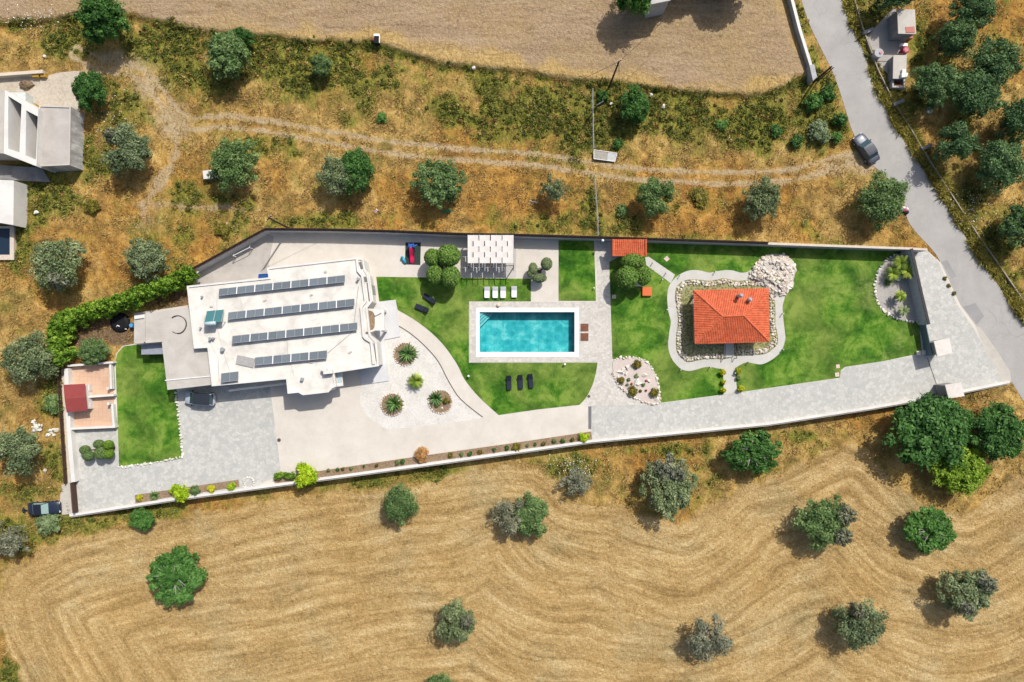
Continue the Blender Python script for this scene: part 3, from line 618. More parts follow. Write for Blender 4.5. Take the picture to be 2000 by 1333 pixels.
# entrance gate posts with roofs, and the sliding metal gate
PIERR = m_concrete('pier_roof', (226, 218, 208), (240, 235, 228), .5, 1.6)
def gatehouse(px, label):
    c = [sum(q[i] for q in px)/4 for i in (0, 1)]; b = P(c[0], c[1], 2.9); o = thing('gate_pier', label, 'gate pier', (b[0], b[1], 0))
    top = PL(px, 2.9); cc = Vector(b); inn = [tuple(cc+(Vector(q)-cc)*.8) for q in top]
    B().prism(inn, 0, 2.72).obj('pier_body', DARKC, o); B().prism(top, 2.72, 2.9).obj('roof_slab', PIERR, o)
gatehouse([(1824, 667), (1855, 661), (1860, 690), (1831, 697)], 'white roofed gate pier beside the crescent bed wall')
gatehouse([(1846, 752), (1877, 747), (1884, 774), (1853, 779)], 'white roofed gate pier standing on the south wall')
gp = PL([(1812, 633), (1825, 694)], 1.7); g = thing('metal_gate', 'blue grey metal sliding gate drawn back beside the gate pier', 'gate', (gp[0][0], gp[0][1], 0))
BLUEM = simple('blue_grey_metal', lin(140, 168, 190), .4, .5, .3)
B().prism(strip(offset(gp, -.25), .04, -.04), .1, 1.7).obj('gate_frame', simple('steel_blue', lin(112, 130, 146), .5, .4, .2), g)
for q in resample(offset(gp, -.19), .3): B().box((q[0], q[1], .9), (.05, .05, 1.5)).obj('gate_bar', BLUEM, g)
for k in range(3): B().prism(strip(offset(gp, -.19), .03, -.03), .15+.7*k, .22+.7*k).obj('gate_rail', BLUEM, g)
tag(B().prism(strip(PL([(1811, 700), (1829, 752)]), .04, -.04), .03, .06).obj('gate_rail', RUST), 'thin dark gate track across the grey stone driveway', 'gate track')
for i, q in enumerate([(1791.5, 690, 'left'), (1801, 689, 'right')]):
    c = P(q[0], q[1]); tag(B().box((c[0], c[1], .2), (.55, .6, .4), .1).obj('stone_block', ROCK[0]), 'square stone block at the lawn corner, %s of the pair by the metal gate' % q[2], 'block')
# road-side walls
rw, W = wall('roadside_wall', 'long thin concrete wall on the far verge of the road', 'wall', [(1670, 0), (1685, 52), (1692, 72), (1715, 135), (1747, 200), (1780, 252), (1800, 287), (1830, 335), (1910, 458), (1950, 515), (2010, 602), (2080, 700)], -.2, .5, .14, simple('tan_wall', lin(176, 164, 144), .9, .1, var=.2))
for (x, y, l) in ((1756, 200, 1.5), (1811, 287, 1.5), (1697, 60, 1.5)):
    c = P(x, y, .8); B().box((c[0], c[1], .4), (l, .45, .85), .45).obj('buttress', DARKC, rw)
lw, W = wall('garden_wall', 'white capped wall between ploughed field and the road', 'wall', [(1530, -60), (1547, 0), (1562, 58), (1585, 132)], -.1, 1.5, .3, WALLG, True, WALLW, .06, .05)
B().prism(PL([(1581, 128), (1590, 126), (1596, 150), (1588, 158)], 1.8), 0, 1.8).obj('end_pier', WALLG, lw)
# ------------------------------------------------------------------ main house
ZR = 3.7
ROOF = [(367.5, 560.5), (527, 544), (524, 525), (695.5, 505.5), (709, 507.5), (712, 528), (718, 537), (725, 590), (716, 601), (722, 655), (729, 663), (734, 668), (738.5, 714), (651, 727.5), (655, 754), (648, 757), (641, 765), (592.5, 770.5), (584, 765.5), (564, 767.5), (561, 739), (416, 753), (407.5, 678), (381, 679.5)]
rw_ = PL(ROOF, ZR); hc = P(560, 640, 0)
house = thing('house', 'large white flat roofed villa with rows of solar panels on its roof', 'house', (hc[0], hc[1], 0))
B().prism(rw_, 0, ZR-.25).obj('wall', WALLW, house)
B().prism(offset(rw_, -.12 if area(rw_) > 0 else .12, True), ZR-.25, ZR).obj('roof', WHITE, house)
ins = [Vector(p) for p in rw_]
def inset(poly, d): return offset(poly, d if area(poly) > 0 else -d, True)
B().prism(inset(rw_, -.12), ZR, ZR+.14, [inset(rw_, .12)]).obj('parapet', WALLW, house)
WGL = m_glass('window_glass', (70, 92, 104), .08); ccw_ = area(rw_) > 0
for i in range(len(rw_)):
    a_, b_ = Vector(rw_[i]), Vector(rw_[(i+1) % len(rw_)]); e_ = b_-a_; n_w = int(e_.length//3.6)
    nr_ = Vector((e_.y, -e_.x)).normalized()*(1 if ccw_ else -1)
    for k in range(n_w):
        m_ = a_.lerp(b_, (k+.5)/n_w)+nr_*.02; ang = math.atan2(e_.y, e_.x); dr = (k+i) % 3 == 0
        wn = B().box((m_.x, m_.y, 1.15 if dr else 1.6), (1.1 if dr else 1.5, .06, 2.1 if dr else 1.2), ang).obj('door' if dr else 'window', WGL, house)
        hh_, ww_, zc_ = (2.1, 1.1, 1.15) if dr else (1.2, 1.5, 1.6); M_ = Matrix.Translation((m_.x, m_.y, zc_)) @ Matrix.Rotation(ang, 4, 'Z') @ Matrix.Rotation(math.pi/2, 4, 'X')
        fr_ = B().prism([(-ww_/2-.06, -hh_/2-.06), (ww_/2+.06, -hh_/2-.06), (ww_/2+.06, hh_/2+.06), (-ww_/2-.06, hh_/2+.06)], -.06, .06, [[(-ww_/2+.04, -hh_/2+.04), (ww_/2-.04, -hh_/2+.04), (ww_/2-.04, hh_/2-.04), (-ww_/2+.04, hh_/2-.04)]])
        fr_.v = [tuple(M_ @ Vector(v)) for v in fr_.v]; fr_.obj('frame', ALU, wn)
# long verandah roof edge on the south side, recess between it and the roof
va = PL([(447, 763.5), (560, 749.5)], 2.2)
B().prism(strip(va, .14, -.14), 2.0, 2.2).obj('verandah_beam', WALLW, house)
for (x, y) in (va[0], va[1], ((va[0][0]+va[1][0])/2, (va[0][1]+va[1][1])/2)): B().box((x, y, 1.0), (.22, .22, 2.0)).obj('verandah_post', WALLW, house)
# east balcony ledges (stepped white trim with slot shade painted as grey strips)
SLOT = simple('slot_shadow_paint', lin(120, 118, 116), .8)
def trim(pl, zt, w_, name='balcony_ledge', mat=None): B().prism(strip(PL(pl, zt), w_/2, -w_/2), zt-.35, zt).obj(name, mat or WALLW, house)
trim([(697, 506), (699, 529), (707, 538), (714, 589), (705, 600), (710, 657), (713, 661), (725, 668.5), (729.5, 712)], ZR+.3, .3, 'east_parapet')
trim([(708, 508), (713, 530), (720, 539), (727, 589)], ZR-.2, .3); trim([(732, 668), (738, 712)], ZR-.2, .3)
trim([(703, 512), (707, 526)], ZR+.05, .34, 'roof_slot_shade', SLOT); trim([(712, 541), (715, 551)], ZR+.05, .36, 'roof_slot_shade', SLOT)
trim([(717, 553), (721, 588)], ZR+.05, .12, 'edge_slot_shade', SLOT); trim([(730, 671), (735, 706)], ZR+.05, .12, 'edge_slot_shade', SLOT); trim([(714, 650), (722, 652)], ZR+.05, .3, 'roof_slot_shade', SLOT)
# entrance porch with planted roof opening
pr = PL([(713, 602), (732, 604), (750, 606.5), (751, 646), (733, 646), (717, 652)], 3.0)
B().prism(pr, 2.7, 3.0).obj('porch_roof', WALLW, house)
for q in (pr[2], pr[3]):
    v = Vector(q)+(Vector(hc)-Vector(q)).normalized()*.3; B().box((v.x, v.y, 1.35), (.3, .3, 2.7)).obj('porch_column', WALLW, house)
B().prism(PL(smooth([(715, 609), (722, 607), (730, 612), (732, 628), (730, 642), (720, 645), (716, 640)], True), 3.05), 3.0, 3.05).obj('porch_planter', SOIL, house)
trim([(732, 616), (744, 610)], 3.25, .2)
# south east bay: light-blue glazed balcony
B().prism(PL([(651, 728), (667, 726), (670, 754), (655, 756)], 2.6), 2.3, 2.6).obj('bay_balcony', WALLW, house)
B().prism(PL([(657, 729), (666, 728), (668, 747), (659, 748)], 2.64), 2.6, 2.64).obj('bay_skylight', m_glass('bay_glass', (190, 208, 215), .2), house)
# vents and chimneys on the roof
for (x, y, r, h) in ((410, 662, .16, .5), (416, 661, .12, .5), (633, 721, .28, .85), (434, 683, .22, .5), (590, 741, .18, .45), (699, 545, .14, .6), (394, 580, .12, .3), (391, 641, .1, .4)):
    c = P(x, y, ZR+h); B().cyl((c[0], c[1], ZR), r, h, 10).cyl((c[0], c[1], ZR+h), r*1.3, .08, 10).obj('roof_vent', WALLW if r > .25 else GALV, house)
c = P(640, 727, 4.6); B().box((c[0], c[1], 4.15), (1.2, .5, .9), .1).obj('chimney', WALLW, house)

for pl in ([(424, 572), (424, 640), (440, 700), (452, 735)], [(470, 582), (474, 615)], [(640, 690), (690, 648), (700, 560)], [(398, 645), (426, 700), (428, 745)], [(560, 646), (562, 690), (575, 735)]):
    B().tube([(*P(x, y, ZR+.04), ZR+.04) for x, y in pl], .035, 5).obj('conduit', ALU, house)
for x, y in ((520, 590), (610, 580), (660, 640), (540, 650), (600, 712), (690, 690), (410, 600), (640, 530), (560, 555)):
    c = P(x+R.uniform(-8, 8), y+R.uniform(-4, 4), ZR+.1); B().box((c[0], c[1], ZR+.06), (R.uniform(.2, .5), R.uniform(.2, .4), .12), R.uniform(0, 1)).obj('roof_block', OLDC, house)
# solar rows: top edge low, bottom edge raised
def solar_row(tl, tr, bl, n, label, pair=True):
    zt, zb = ZR+.2, ZR+.62
    A, Bq, Cq = Vector(P(*tl, zt)).to_3d(), Vector(P(*tr, zt)).to_3d(), Vector(P(*bl, zb)).to_3d()
    A.z = Bq.z = zt; Cq.z = zb
    o = thing('solar_panel_row', label, 'solar panels', (A.x, A.y, ZR)); e = (Bq-A); u = e.normalized(); vd = (Cq-A); vd -= u*vd.dot(u); L = vd.length; vn = vd.normalized(); nn = u.cross(vn)
    if nn.z < 0: nn = -nn
    wd = e.length/n; M0 = Matrix((u, vn, u.cross(vn))).transposed().to_4x4()
    me = None
    for i in range(n):
        c = A+u*(wd*(i+.5)+(.03 if i % 2 else -.03)*0)+vn*(L/2)
        gap = .025
        if me is None:
            me = B().box((0, 0, 0), (wd-gap, L, .045)).mesh('panel'); me.materials.append(SOLAR)
            hw_, hl_ = (wd-gap)/2, L/2; fm = B().prism([(-hw_-.005, -hl_-.02), (hw_+.005, -hl_-.02), (hw_+.005, hl_+.02), (-hw_-.005, hl_+.02)], -.03, .03, [[(-hw_+.015, -hl_+.02), (hw_-.015, -hl_+.02), (hw_-.015, hl_-.02), (-hw_+.015, hl_-.02)]]).mesh('panel_frame'); fm.materials.append(ALU)
        q = put('panel', me, o); q.matrix_local = Matrix.Translation(c-o.location) @ M0
        f = put('panel_frame', fm, q)
        if i % 2 == 0 and i:
            s = B().box((0, 0, 0), (.11, L+.1, .03)).obj('mounting_rail', WPLAS, o, world=False); s.matrix_local = Matrix.Translation(A+u*wd*i+vn*L/2-o.location+Vector((0, 0, .035))) @ M0
        if i % 2 == 0:
            for dz, tt in ((zb, L-.1), (zt, .1)):
                pnt = A+u*(wd*(i+.5))+vn*tt; B().box((pnt.x, pnt.y, (ZR+dz)/2), (.06, .06, dz-ZR-.02)).obj('support_leg', GALV, o)
solar_row((428, 565), (674, 538), (426.5, 578), 14, 'northernmost row of dark solar panels on the white villa roof')
solar_row((446, 611), (692.5, 584), (445, 624.5), 14, 'second row of solar panels from the north on the villa roof')
solar_row((454, 657), (698, 630.5), (453, 671), 14, 'third row of solar panels from the north on the villa roof')
solar_row((498, 699), (639, 685), (497, 714), 8, 'short southern row of solar panels on the villa roof')
solar_row((432, 730), (466, 726), (434, 747), 2, 'single pair of solar panels at the roof edge above the car')
q = PL([(463, 694), (497.5, 701), (494, 719), (460, 711)], ZR+.2)
o = tag(B().prism(q, ZR+.08, ZR+.14).obj('roof_board', simple('grey_board', lin(178, 176, 174), .7)), 'loose grey board lying askew beside the short solar row', 'board')
# solar water heater
tl, tr, br, bl = [Vector((*P(x, y, zz), zz)) for x, y, zz in ((405, 608, ZR+.25), (437.5, 605, ZR+.25), (432.5, 629, ZR+1.3), (399, 632, ZR+1.3))]
o = thing('solar_water_heater', 'solar water heater with two teal collectors and white tank on the roof', 'water heater', (tl.x, tl.y, ZR))
TEAL = m_glass('teal_collector', (74, 128, 132), .25)
for a, b in ((0, .48), (.52, 1)):
    pts = [tl.lerp(tr, a), tl.lerp(tr, b), bl.lerp(br, b), bl.lerp(br, a)]
    B().add(pts+[p-Vector((0, 0, .08)) for p in pts], [(3, 2, 1, 0), (4, 5, 6, 7), (0, 1, 5, 4), (1, 2, 6, 5), (2, 3, 7, 6), (3, 0, 4, 7)]).obj('collector', TEAL, o)
B().tube([tl-Vector((.05, 0, .02)), bl-Vector((.05, 0, .02))], .05).tube([tr, br], .05).tube([tl.lerp(tr, .5), bl.lerp(br, .5)], .05).obj('frame', ALU, o)
u = (br-bl).normalized(); m = bl.lerp(br, .36)+Vector((0, -.1, .12)); B().tube([m-u*.75, m-u*.7, m+u*.7, m+u*.75], [.15, .26, .26, .15], 12).obj('tank', colm('pale_blue_tank', 190, 212, 220), o, True)
for v in (bl, br): B().box((v.x, v.y, (ZR+v.z)/2-.05), (.07, .07, v.z-ZR-.1)).obj('support_leg', GALV, o)

# carport with concrete roof
cp = PL([(262, 617), (282, 614), (368, 600.5), (380, 679), (407, 678.5), (415, 752), (327, 762), (316, 669), (262, 673)], 3.0)
o = thing('carport', 'old grey concrete carport roof adjoining the west side of the villa', 'carport', (cp[0][0]+2, cp[0][1]-2, 0))
B().prism(cp, 2.75, 3.0).obj('roof_slab', OLDC, o)
B().prism(strip(PL([(282, 614), (282.5, 671)], 3.12), .1, -.1), 3.0, 3.12).obj('upstand', OLDC, o); B().prism(strip(PL([(322, 743.5), (413, 735)], 3.1), .06, -.06), 3.0, 3.1).obj('pipe', WPLAS, o)
B().prism(strip(PL([(264, 671), (316, 667)], 3.12), .08, -.08), 3.0, 3.12).obj('upstand', OLDC, o)
for x, y in ((266, 622), (266, 668), (322, 672), (331, 756), (372, 750), (345, 612)): c = P(x, y, 2.75); B().box((c[0], c[1], 1.37), (.3, .3, 2.75)).obj('column', WALLW, o)
tag(B().prism(PL([(282, 615), (262, 618), (263, 624), (282, 621)], 3.2), 3.0, 3.2).obj('roof_box', WALLW), 'small white block on the north corner of the carport roof', 'block')
c = P(346, 634, 3.1); pts = [(c[0]+1.15*math.cos(a)*(1+.03*math.sin(3*a)), c[1]+1.2*math.sin(a), 3.03) for a in np.linspace(2.3, -2.2, 26)]
hz = B().tube(pts, .035, 5); hz.tube([(x*1+.1, y-.05, zz+.03) for x, y, zz in pts[:-3]], .035, 5)
tag(hz.obj('black_hose', BLACK), 'loop of black hose lying on the carport roof', 'hose')
sp_ = PL([(276, 674), (318, 671), (318, 692), (276, 693)], 1.9)
o = thing('lean_to', 'blue grey sheet lean to roof below the carport corner', 'lean-to', (sp_[3][0], sp_[3][1], 0)); B().prism(sp_, 1.85, 1.9).obj('roof_sheet', simple('grey_sheet', lin(160, 166, 178), .5), o)
for q in sp_: B().box((q[0]*.995, q[1], .92), (.08, .08, 1.85)).obj('post', GALV, o)

# ------------------------------------------------------------------ tiled roofs
def slope(o, eL, eR, tL, tR, name='roof_slope', mat=None, col=.235, row=.34):
    eL, eR, tL, tR = map(Vector, (eL, eR, tL, tR)); u = (eR-eL).normalized(); up = (tL-eL); up -= u*up.dot(u); L = up.length; up.normalize(); n = u.cross(up); b = B()
    b.add([eL, eR, tR, tL], [(0, 1, 2, 3)]); W_ = (eR-eL).length; nr = max(1, round(L/row)); a0 = (tL-eL).dot(u); a1 = W_-(tR-eL).dot(u)
    for r in range(nr):
        v0, v1 = L*r/nr-.03, L*(r+1)/nr+.02; f = (r+.5)/nr; lo, hi = a0*f, W_-a1*f; k0, k1 = math.ceil(lo/col-.3), math.floor(hi/col+.3)
        for k in range(k0, k1):
            x = k*col; w2 = col*.46; mid = x+col/2
            if mid < lo or mid > hi: continue
            pr_ = [(-w2, .0), (-w2*.55, .055), (w2*.55, .055), (w2, 0)]
            vs = [eL+u*(mid+px)+up*v0+n*(h+.055) for px, h in pr_]+[eL+u*(mid+px)+up*v1+n*(h+.02) for px, h in pr_]
            b.add(vs, [(0, 1, 5, 4), (1, 2, 6, 5), (2, 3, 7, 6), (3, 2, 1, 0)])
    s = b.obj(name, mat or TILE, o); s['kind'] = 'stuff'; return s
def caps(o, p, q, r=.13):
    p, q = Vector(p), Vector(q); n = max(2, round((q-p).length/.38))
    b = B()
    for i in range(n): b.tube([p.lerp(q, i/n)+Vector((0, 0, .06)), p.lerp(q, (i+1.1)/n)+Vector((0, 0, .06))], [r*1.1, r*.85], 7)
    s = b.obj('ridge_caps', TILED, o); s['kind'] = 'stuff'
ZE, ZT = 2.75, 4.1
E = [Vector((*P(x, y, ZE), ZE)) for x, y in ((1355, 568), (1500, 564), (1502, 668), (1357.5, 671.5))]; T = [Vector((*P(x, y, ZT), ZT)) for x, y in ((1411.5, 618.5), (1452.5, 617))]
c = (E[0]+E[2])/2; pav = thing('pond_pavilion', 'pavilion with orange tiled hip roof standing in the pond', 'pavilion', (c.x, c.y, 0))
slope(pav, E[1], E[0], T[1], T[0]); slope(pav, E[3], E[2], T[0], T[1]); slope(pav, E[0], E[3], T[0], T[0]); slope(pav, E[2], E[1], T[1], T[1])
caps(pav, T[0], T[1]); caps(pav, E[0], T[0]); caps(pav, E[3], T[0]); caps(pav, E[1], T[1]); caps(pav, E[2], T[1])
B().prism([(v.x*.998, v.y*.998) for v in E], ZE-.12, ZE-.03).obj('eaves_board', WOOD, pav)
ce = [c+(v-c)*.86 for v in E]
B().prism([(v.x, v.y) for v in [c+(v-c)*.9 for v in E]], 0, .2).obj('floor_slab', PATHC, pav)
for i in range(4):
    for t_ in (0, .5):
        v = ce[i].lerp(ce[(i+1) % 4], t_); B().box((v.x, v.y, 1.4), (.25, .25, 2.45)).obj('post', WOOD, pav)
B().prism(PL([(1413, 660), (1432, 660), (1433, 697), (1414, 699)]), .08, .2).obj('bridge_deck', PATHC, pav)
for x in (1412, 1434):
    a_ = P(x, 672); b_ = P(x+.5, 700); B().tube([(a_[0], a_[1], .95), (b_[0], b_[1], .95)], .05).tube([(a_[0], a_[1], .0), (a_[0], a_[1], .95)], .05).tube([(b_[0], b_[1], 0), (b_[0], b_[1], .95)], .05).obj('bridge_rail', RUST, pav)
for (x, y, h) in ((1448, 577.5, 1.6), (1465.5, 585.5, 1.2)):
    q = P(x, y, ZE+h+.2); B().cyl((q[0], q[1], ZE+.2), .24, h, 10).obj('chimney', WALLG, pav); B().cyl((q[0], q[1], ZE+h+.2), .3, .1, 10, .2).cyl((q[0], q[1], ZE+h+.3), .12, .12, 8).obj('chimney_cowl', GALV, pav)
# garden store hut under the north wall
E2 = [Vector((*P(x, y, zz), zz)) for x, y, zz in ((1197, 468, 2.95), (1261, 468, 2.95), (1261, 500, 2.35), (1197, 500, 2.35))]
c2 = (E2[0]+E2[2])/2; hut = thing('garden_store', 'small store with orange tiled lean to roof against the north wall', 'hut', (c2.x, c2.y, 0))
slope(hut, E2[3], E2[2], E2[0], E2[1], col=.26, row=.36)
for a_, b_ in ((0, 3), (1, 2)): caps(hut, E2[a_], E2[b_], .16)
B().prism([(c2.x+(v.x-c2.x)*.9, c2.y+(v.y-c2.y)*.85) for v in E2], 0, 2.35).obj('wall', WALLG, hut)
q = P(1213, 500, 1.9); B().box((q[0], q[1]+.2, 1.0), (.9, .08, 2.0)).obj('door', BROWNW, hut)
# woven canvas pergola
ZP = 2.7
pc = P(958, 490, ZP); perg = thing('pergola', 'white woven canvas pergola by the north wall', 'pergola', (pc[0], pc[1], 0))
X0, Y0 = P(913.5, 460, ZP); X1, Y1 = P(1003, 514, ZP); rows = 5; hh = (Y0-Y1)/rows
for r in range(rows):
    joints = [0, .245, .495, .75, 1] if r % 2 == 0 else [0, .118, .368, .62, .868, 1]
    for a_, b_ in zip(joints, joints[1:]):
        xa, xb = X0+(X1-X0)*a_+.07*(a_ > 0), X0+(X1-X0)*b_-.07*(b_ < 1); y1 = Y0-hh*r; y0 = y1-hh
        zz = ZP+(.05 if r % 2 else 0); n = 6; vs = []
        for i in range(n+1):
            t_ = i/n; sag = -.05*math.sin(math.pi*t_)
            vs += [(xa+(xb-xa)*t_, y1+.02, zz+sag+.05), (xa+(xb-xa)*t_, y0-.02, zz+sag-.03)]
        vs += [(v[0], v[1], v[2]-.02) for v in vs]; m_ = 2*(n+1); fs = []
        for i in range(n): k_ = 2*i; fs += [(k_, k_+1, k_+3, k_+2), (m_+k_+2, m_+k_+3, m_+k_+1, m_+k_)]
        B().add(vs, fs).obj('canvas_panel', WCLOTH, perg)
for i in range(9):
    x = X0+(X1-X0)*i/8; B().box((x, (Y0+Y1)/2-.5, ZP-.16), (.07, Y0-Y1+1.2, .12)).obj('rafter', RUST if i % 4 == 0 else ALU, perg)
for x in (X0, (X0+X1)/2, X1):
    for y in (Y0-.1, Y1-.35): B().box((x, y, (ZP-.2)/2), (.12, .12, ZP-.2)).obj('post', RUST, perg)
B().box(((X0+X1)/2, Y1-.35, ZP-.26), (X1-X0+.1, .1, .1)).box(((X0+X1)/2, Y0-.1, ZP-.26), (X1-X0+.1, .1, .1)).obj('beam', RUST, perg)

# ------------------------------------------------------------------ dog runs by the west wall
TANF = m_concrete('tan_tiles', (216, 176, 148), (230, 196, 168), .25, .6, joints=.55)
kc = P(175, 775); run = thing('dog_run', 'pair of walled dog runs with tan tiled floors by the west wall', 'dog run', (kc[0], kc[1], 0))
B().sheet(PL([(132, 713), (220, 708), (225, 838), (138, 842)]), .06).obj('floor', TANF, run)
for pl, h in (([(131, 715), (221, 708)], .9), ([(136, 838), (225, 834)], .9), ([(167, 776), (222, 772)], .9), ([(215, 710), (217, 760)], .7), ([(219, 790), (222, 834)], .7)):
    B().prism(strip(PL(pl, h), .14, -.14), 0, h).obj('wall', WALLW, run)
for a_, b_ in (((219, 709), (222, 760)), ((222, 790), (226, 834))): B().prism(strip(PL([a_, b_]), .3, -.3), 0, .35).obj('planter_kerb', FLAG, run)
for x, y in ((210, 759), (211, 789)): q = P(x, y, 1.0); B().box((q[0], q[1], .5), (.3, .3, 1.0)).obj('gate_post', WALLW, run)
kr = [Vector((*P(x, y, zz), zz)) for x, y, zz in ((124, 752, 1.9), (166, 750, 1.9), (168, 777, 2.2), (126, 779, 2.2), (171, 802, 1.9), (130, 806, 1.9))]
ken = thing('kennel', 'kennel with dark red sheet roof straddling the two dog runs', 'kennel', (kr[3].x+1, kr[3].y, 0))
for ids in ((0, 1, 2, 3), (3, 2, 4, 5)):
    vs = [kr[i] for i in ids]; B().add(vs+[v-Vector((0, 0, .06)) for v in vs], [(3, 2, 1, 0), (4, 5, 6, 7), (0, 1, 5, 4), (1, 2, 6, 5), (2, 3, 7, 6), (3, 0, 4, 7)]).obj('roof_sheet', REDS, ken)
B().prism([(v.x, v.y) for v in [kr[3].lerp(v, .9) for v in (kr[0], kr[1], kr[4], kr[5])]], 0, 1.8).obj('wall', WALLW, ken)
for x, y in ((171, 758), (173, 793)): q = P(x, y, .8); B().box((q[0], q[1], .4), (.5, .85, .8)).obj('step_block', WALLW, ken)

# ------------------------------------------------------------------ neighbouring unfinished building at the left edge
nbc = P(70, 270); nb = thing('unfinished_building', 'unfinished grey concrete building with open white rooms at the left edge', 'building', (nbc[0], nbc[1], 0))
B().prism(PL([(78, 207), (139, 209), (137, 323), (72, 326)], 2.9), -.2, 2.9).obj('east_block', m_streak('streaked_block', (158, 156, 154), (246, 245, 243)), nb)
q = PL([(78, 207), (139, 209), (137, 323), (72, 326)], 2.95); B().prism(q, 2.9, 2.95).obj('east_block_roof', m_concrete('block_concrete', (184, 177, 170), (206, 200, 194), .5, .35), nb)
B().prism(inset(q, -.02), 2.95, 3.08, [inset(q, .16)]).obj('east_block_kerb', OLDC, nb)
ro = PL([(9, 176), (75, 213), (71, 325), (7, 300)], 3.9); h1 = PL([(16, 188), (42, 204), (38, 298), (16, 291)], 3.9); h2 = PL([(51, 216), (74, 228), (70, 314), (50, 304)], 3.9)
B().prism(ro, 0, 3.9, [h1, h2]).obj('room_walls', WALLW, nb); B().sheet(ro, 1.2).obj('room_floor', m_concrete('room_floor', (196, 182, 160), (214, 202, 182), .4), nb)
B().prism(PL([(-90, 172), (8.5, 177), (6.5, 300), (-90, 300)], 3.7), 0, 3.7).obj('west_block', OLDC, nb)
B().prism(PL([(16, 181), (50, 181), (50, 202), (44, 198)], 1.6), 0, 1.6).obj('glass_lean_to', simple('pale_cyan_sheet', lin(214, 222, 220), .4), nb)
B().prism(PL([(-80, 318), (80, 328), (98, 356), (30, 352), (-80, 345)], .5), -.2, .5).obj('south_terrace', DARKC, nb)
yd = B().sheet(PL([(-80, 150), (90, 150), (112, 143), (150, 139), (163, 142), (148, 165), (152, 185), (160, 210), (150, 230), (140, 212), (78, 207), (10, 178), (-80, 178)]), .06); struct('building_yard', yd, MUD)
s2 = P(0, 400); sb = thing('white_annexe', 'white flat annexe with dark tiled pool at the left edge', 'building', (s2[0], s2[1], 0))
B().prism(PL([(-90, 346), (27, 353), (26, 440), (-90, 420)], 2.6), -.2, 2.6).obj('wall', WALLW, sb)
B().prism(PL([(-90, 442), (27, 442), (27, 508), (-90, 508)], .4), -.5, .4, [PL([(-80, 446), (19, 446), (19, 498), (-80, 498)], .4)]).obj('pool_coping', COPING, sb)
B().sheet(PL([(-81, 445), (20, 445), (20, 499), (-81, 499)]), .1).obj('pool_water', m_glass('dark_water', (40, 56, 74), .06), sb)
bw, W = wall('low_wall', 'short concrete wall north of the unfinished building yard', 'wall', [(-60, 150), (0, 146), (84, 140)], -.1, .9, .4, OLDC, True, COPING, .05, .02)
c = P(88, 150); tag(B().box((c[0]-.9, c[1], .35), (.9, .6, .7)).box((c[0]+.1, c[1]+.05, .35), (.7, .6, .55)).obj('cement_mixer', colm('ochre_paint', 190, 150, 60)), 'small yellow and dark site machine by the yard wall', 'machine')
rr = np.random.default_rng(5); c = P(53, 167); b_ = B(); b_.ell((c[0], c[1], .05), (1.05, .7, .55), 14, 8, 0, .35)
tag(b_.obj('rubble_heap', m_gravel('rubble', (100, 84, 66), (150, 130, 106), 5)), 'brown heap of rubble in the unfinished building yard', 'rubble')

# ------------------------------------------------------------------ smallholding across the road
struct('smallholding_yard', B().sheet(PL([(1692, 72), (1745, 16), (1755, 30), (1756, 74), (1772, 104), (1760, 152), (1738, 150), (1714, 128)]), .12), m_concrete('yard_concrete', (176, 170, 164), (196, 190, 184), .5, .8))
q = PL([(1752.5, 18), (1787, 19), (1789.5, 67), (1754.5, 66)], 2.7); cc = Vector((sum(v[0] for v in q)/4, sum(v[1] for v in q)/4))
sh = thing('block_shed', 'grey concrete shed with flat roof across the road', 'shed', (cc.x, cc.y, 0)); B().prism([tuple(cc+(Vector(v)-cc)*.93) for v in q], 0, 2.55).obj('wall', DARKC, sh); B().prism(q, 2.55, 2.7).obj('roof_slab', OLDC, sh)
B().prism(PL([(1769, 53), (1786, 52), (1787, 64), (1770, 64)], 2.76), 2.7, 2.76).obj('rusty_sheet', colm('rust_red', 176, 92, 76), sh); v = P(1752, 44, 1.9); B().box((v[0]+.03, v[1], 1.0), (.1, .9, 2.0)).obj('door', BLACK, sh)
q = PL([(1745, 108), (1771, 108), (1770, 154), (1744, 154)], 1.6); cc = Vector((sum(v[0] for v in q)/4, sum(v[1] for v in q)/4))
pn = thing('animal_pen', 'long flat roofed concrete pen with brick end beside the shed yard', 'pen', (cc.x, cc.y, 0)); B().prism([tuple(cc+(Vector(v)-cc)*.94) for v in q], 0, 1.45).obj('wall', DARKC, pn); B().prism(q, 1.45, 1.6).obj('roof_slab', OLDC, pn)
B().prism(PL([(1743, 154.5), (1768, 154.5), (1767, 172), (1743, 171)], 1.0), 0, 1.0, [PL([(1746, 155.5), (1765, 155.5), (1765, 168), (1746, 168)], 1.0)]).obj('end_wall', OLDC, pn)
B().prism(PL([(1748, 165), (1763, 165), (1763, 168), (1748, 168)], .95), 0, .95).obj('brick_course', colm('brick_orange', 196, 110, 84), pn)
v = P(1767, 147, 2.0); tag(B().box((v[0], v[1], 1.82), (.8, .6, .44)).box((v[0]-.05, v[1]+.6, 1.78), (.45, .45, .36)).obj('white_boxes', WPLAS), 'two white boxes on the animal pen roof', 'boxes')
v = P(1768, 77); tag(B().box((v[0], v[1], .45), (1.05, .5, .9)).box((v[0], v[1]+.4, .4), (1.1, .2, .75)).obj('red_crates', colm('red_plastic', 188, 72, 52)), 'stack of red crates below the block shed', 'crates')
v = P(1766, 87.5, .6); tag(B().box((v[0], v[1], .3), (.95, .4, .6)).obj('white_trough', WPLAS), 'white trough next to the red crates', 'trough')
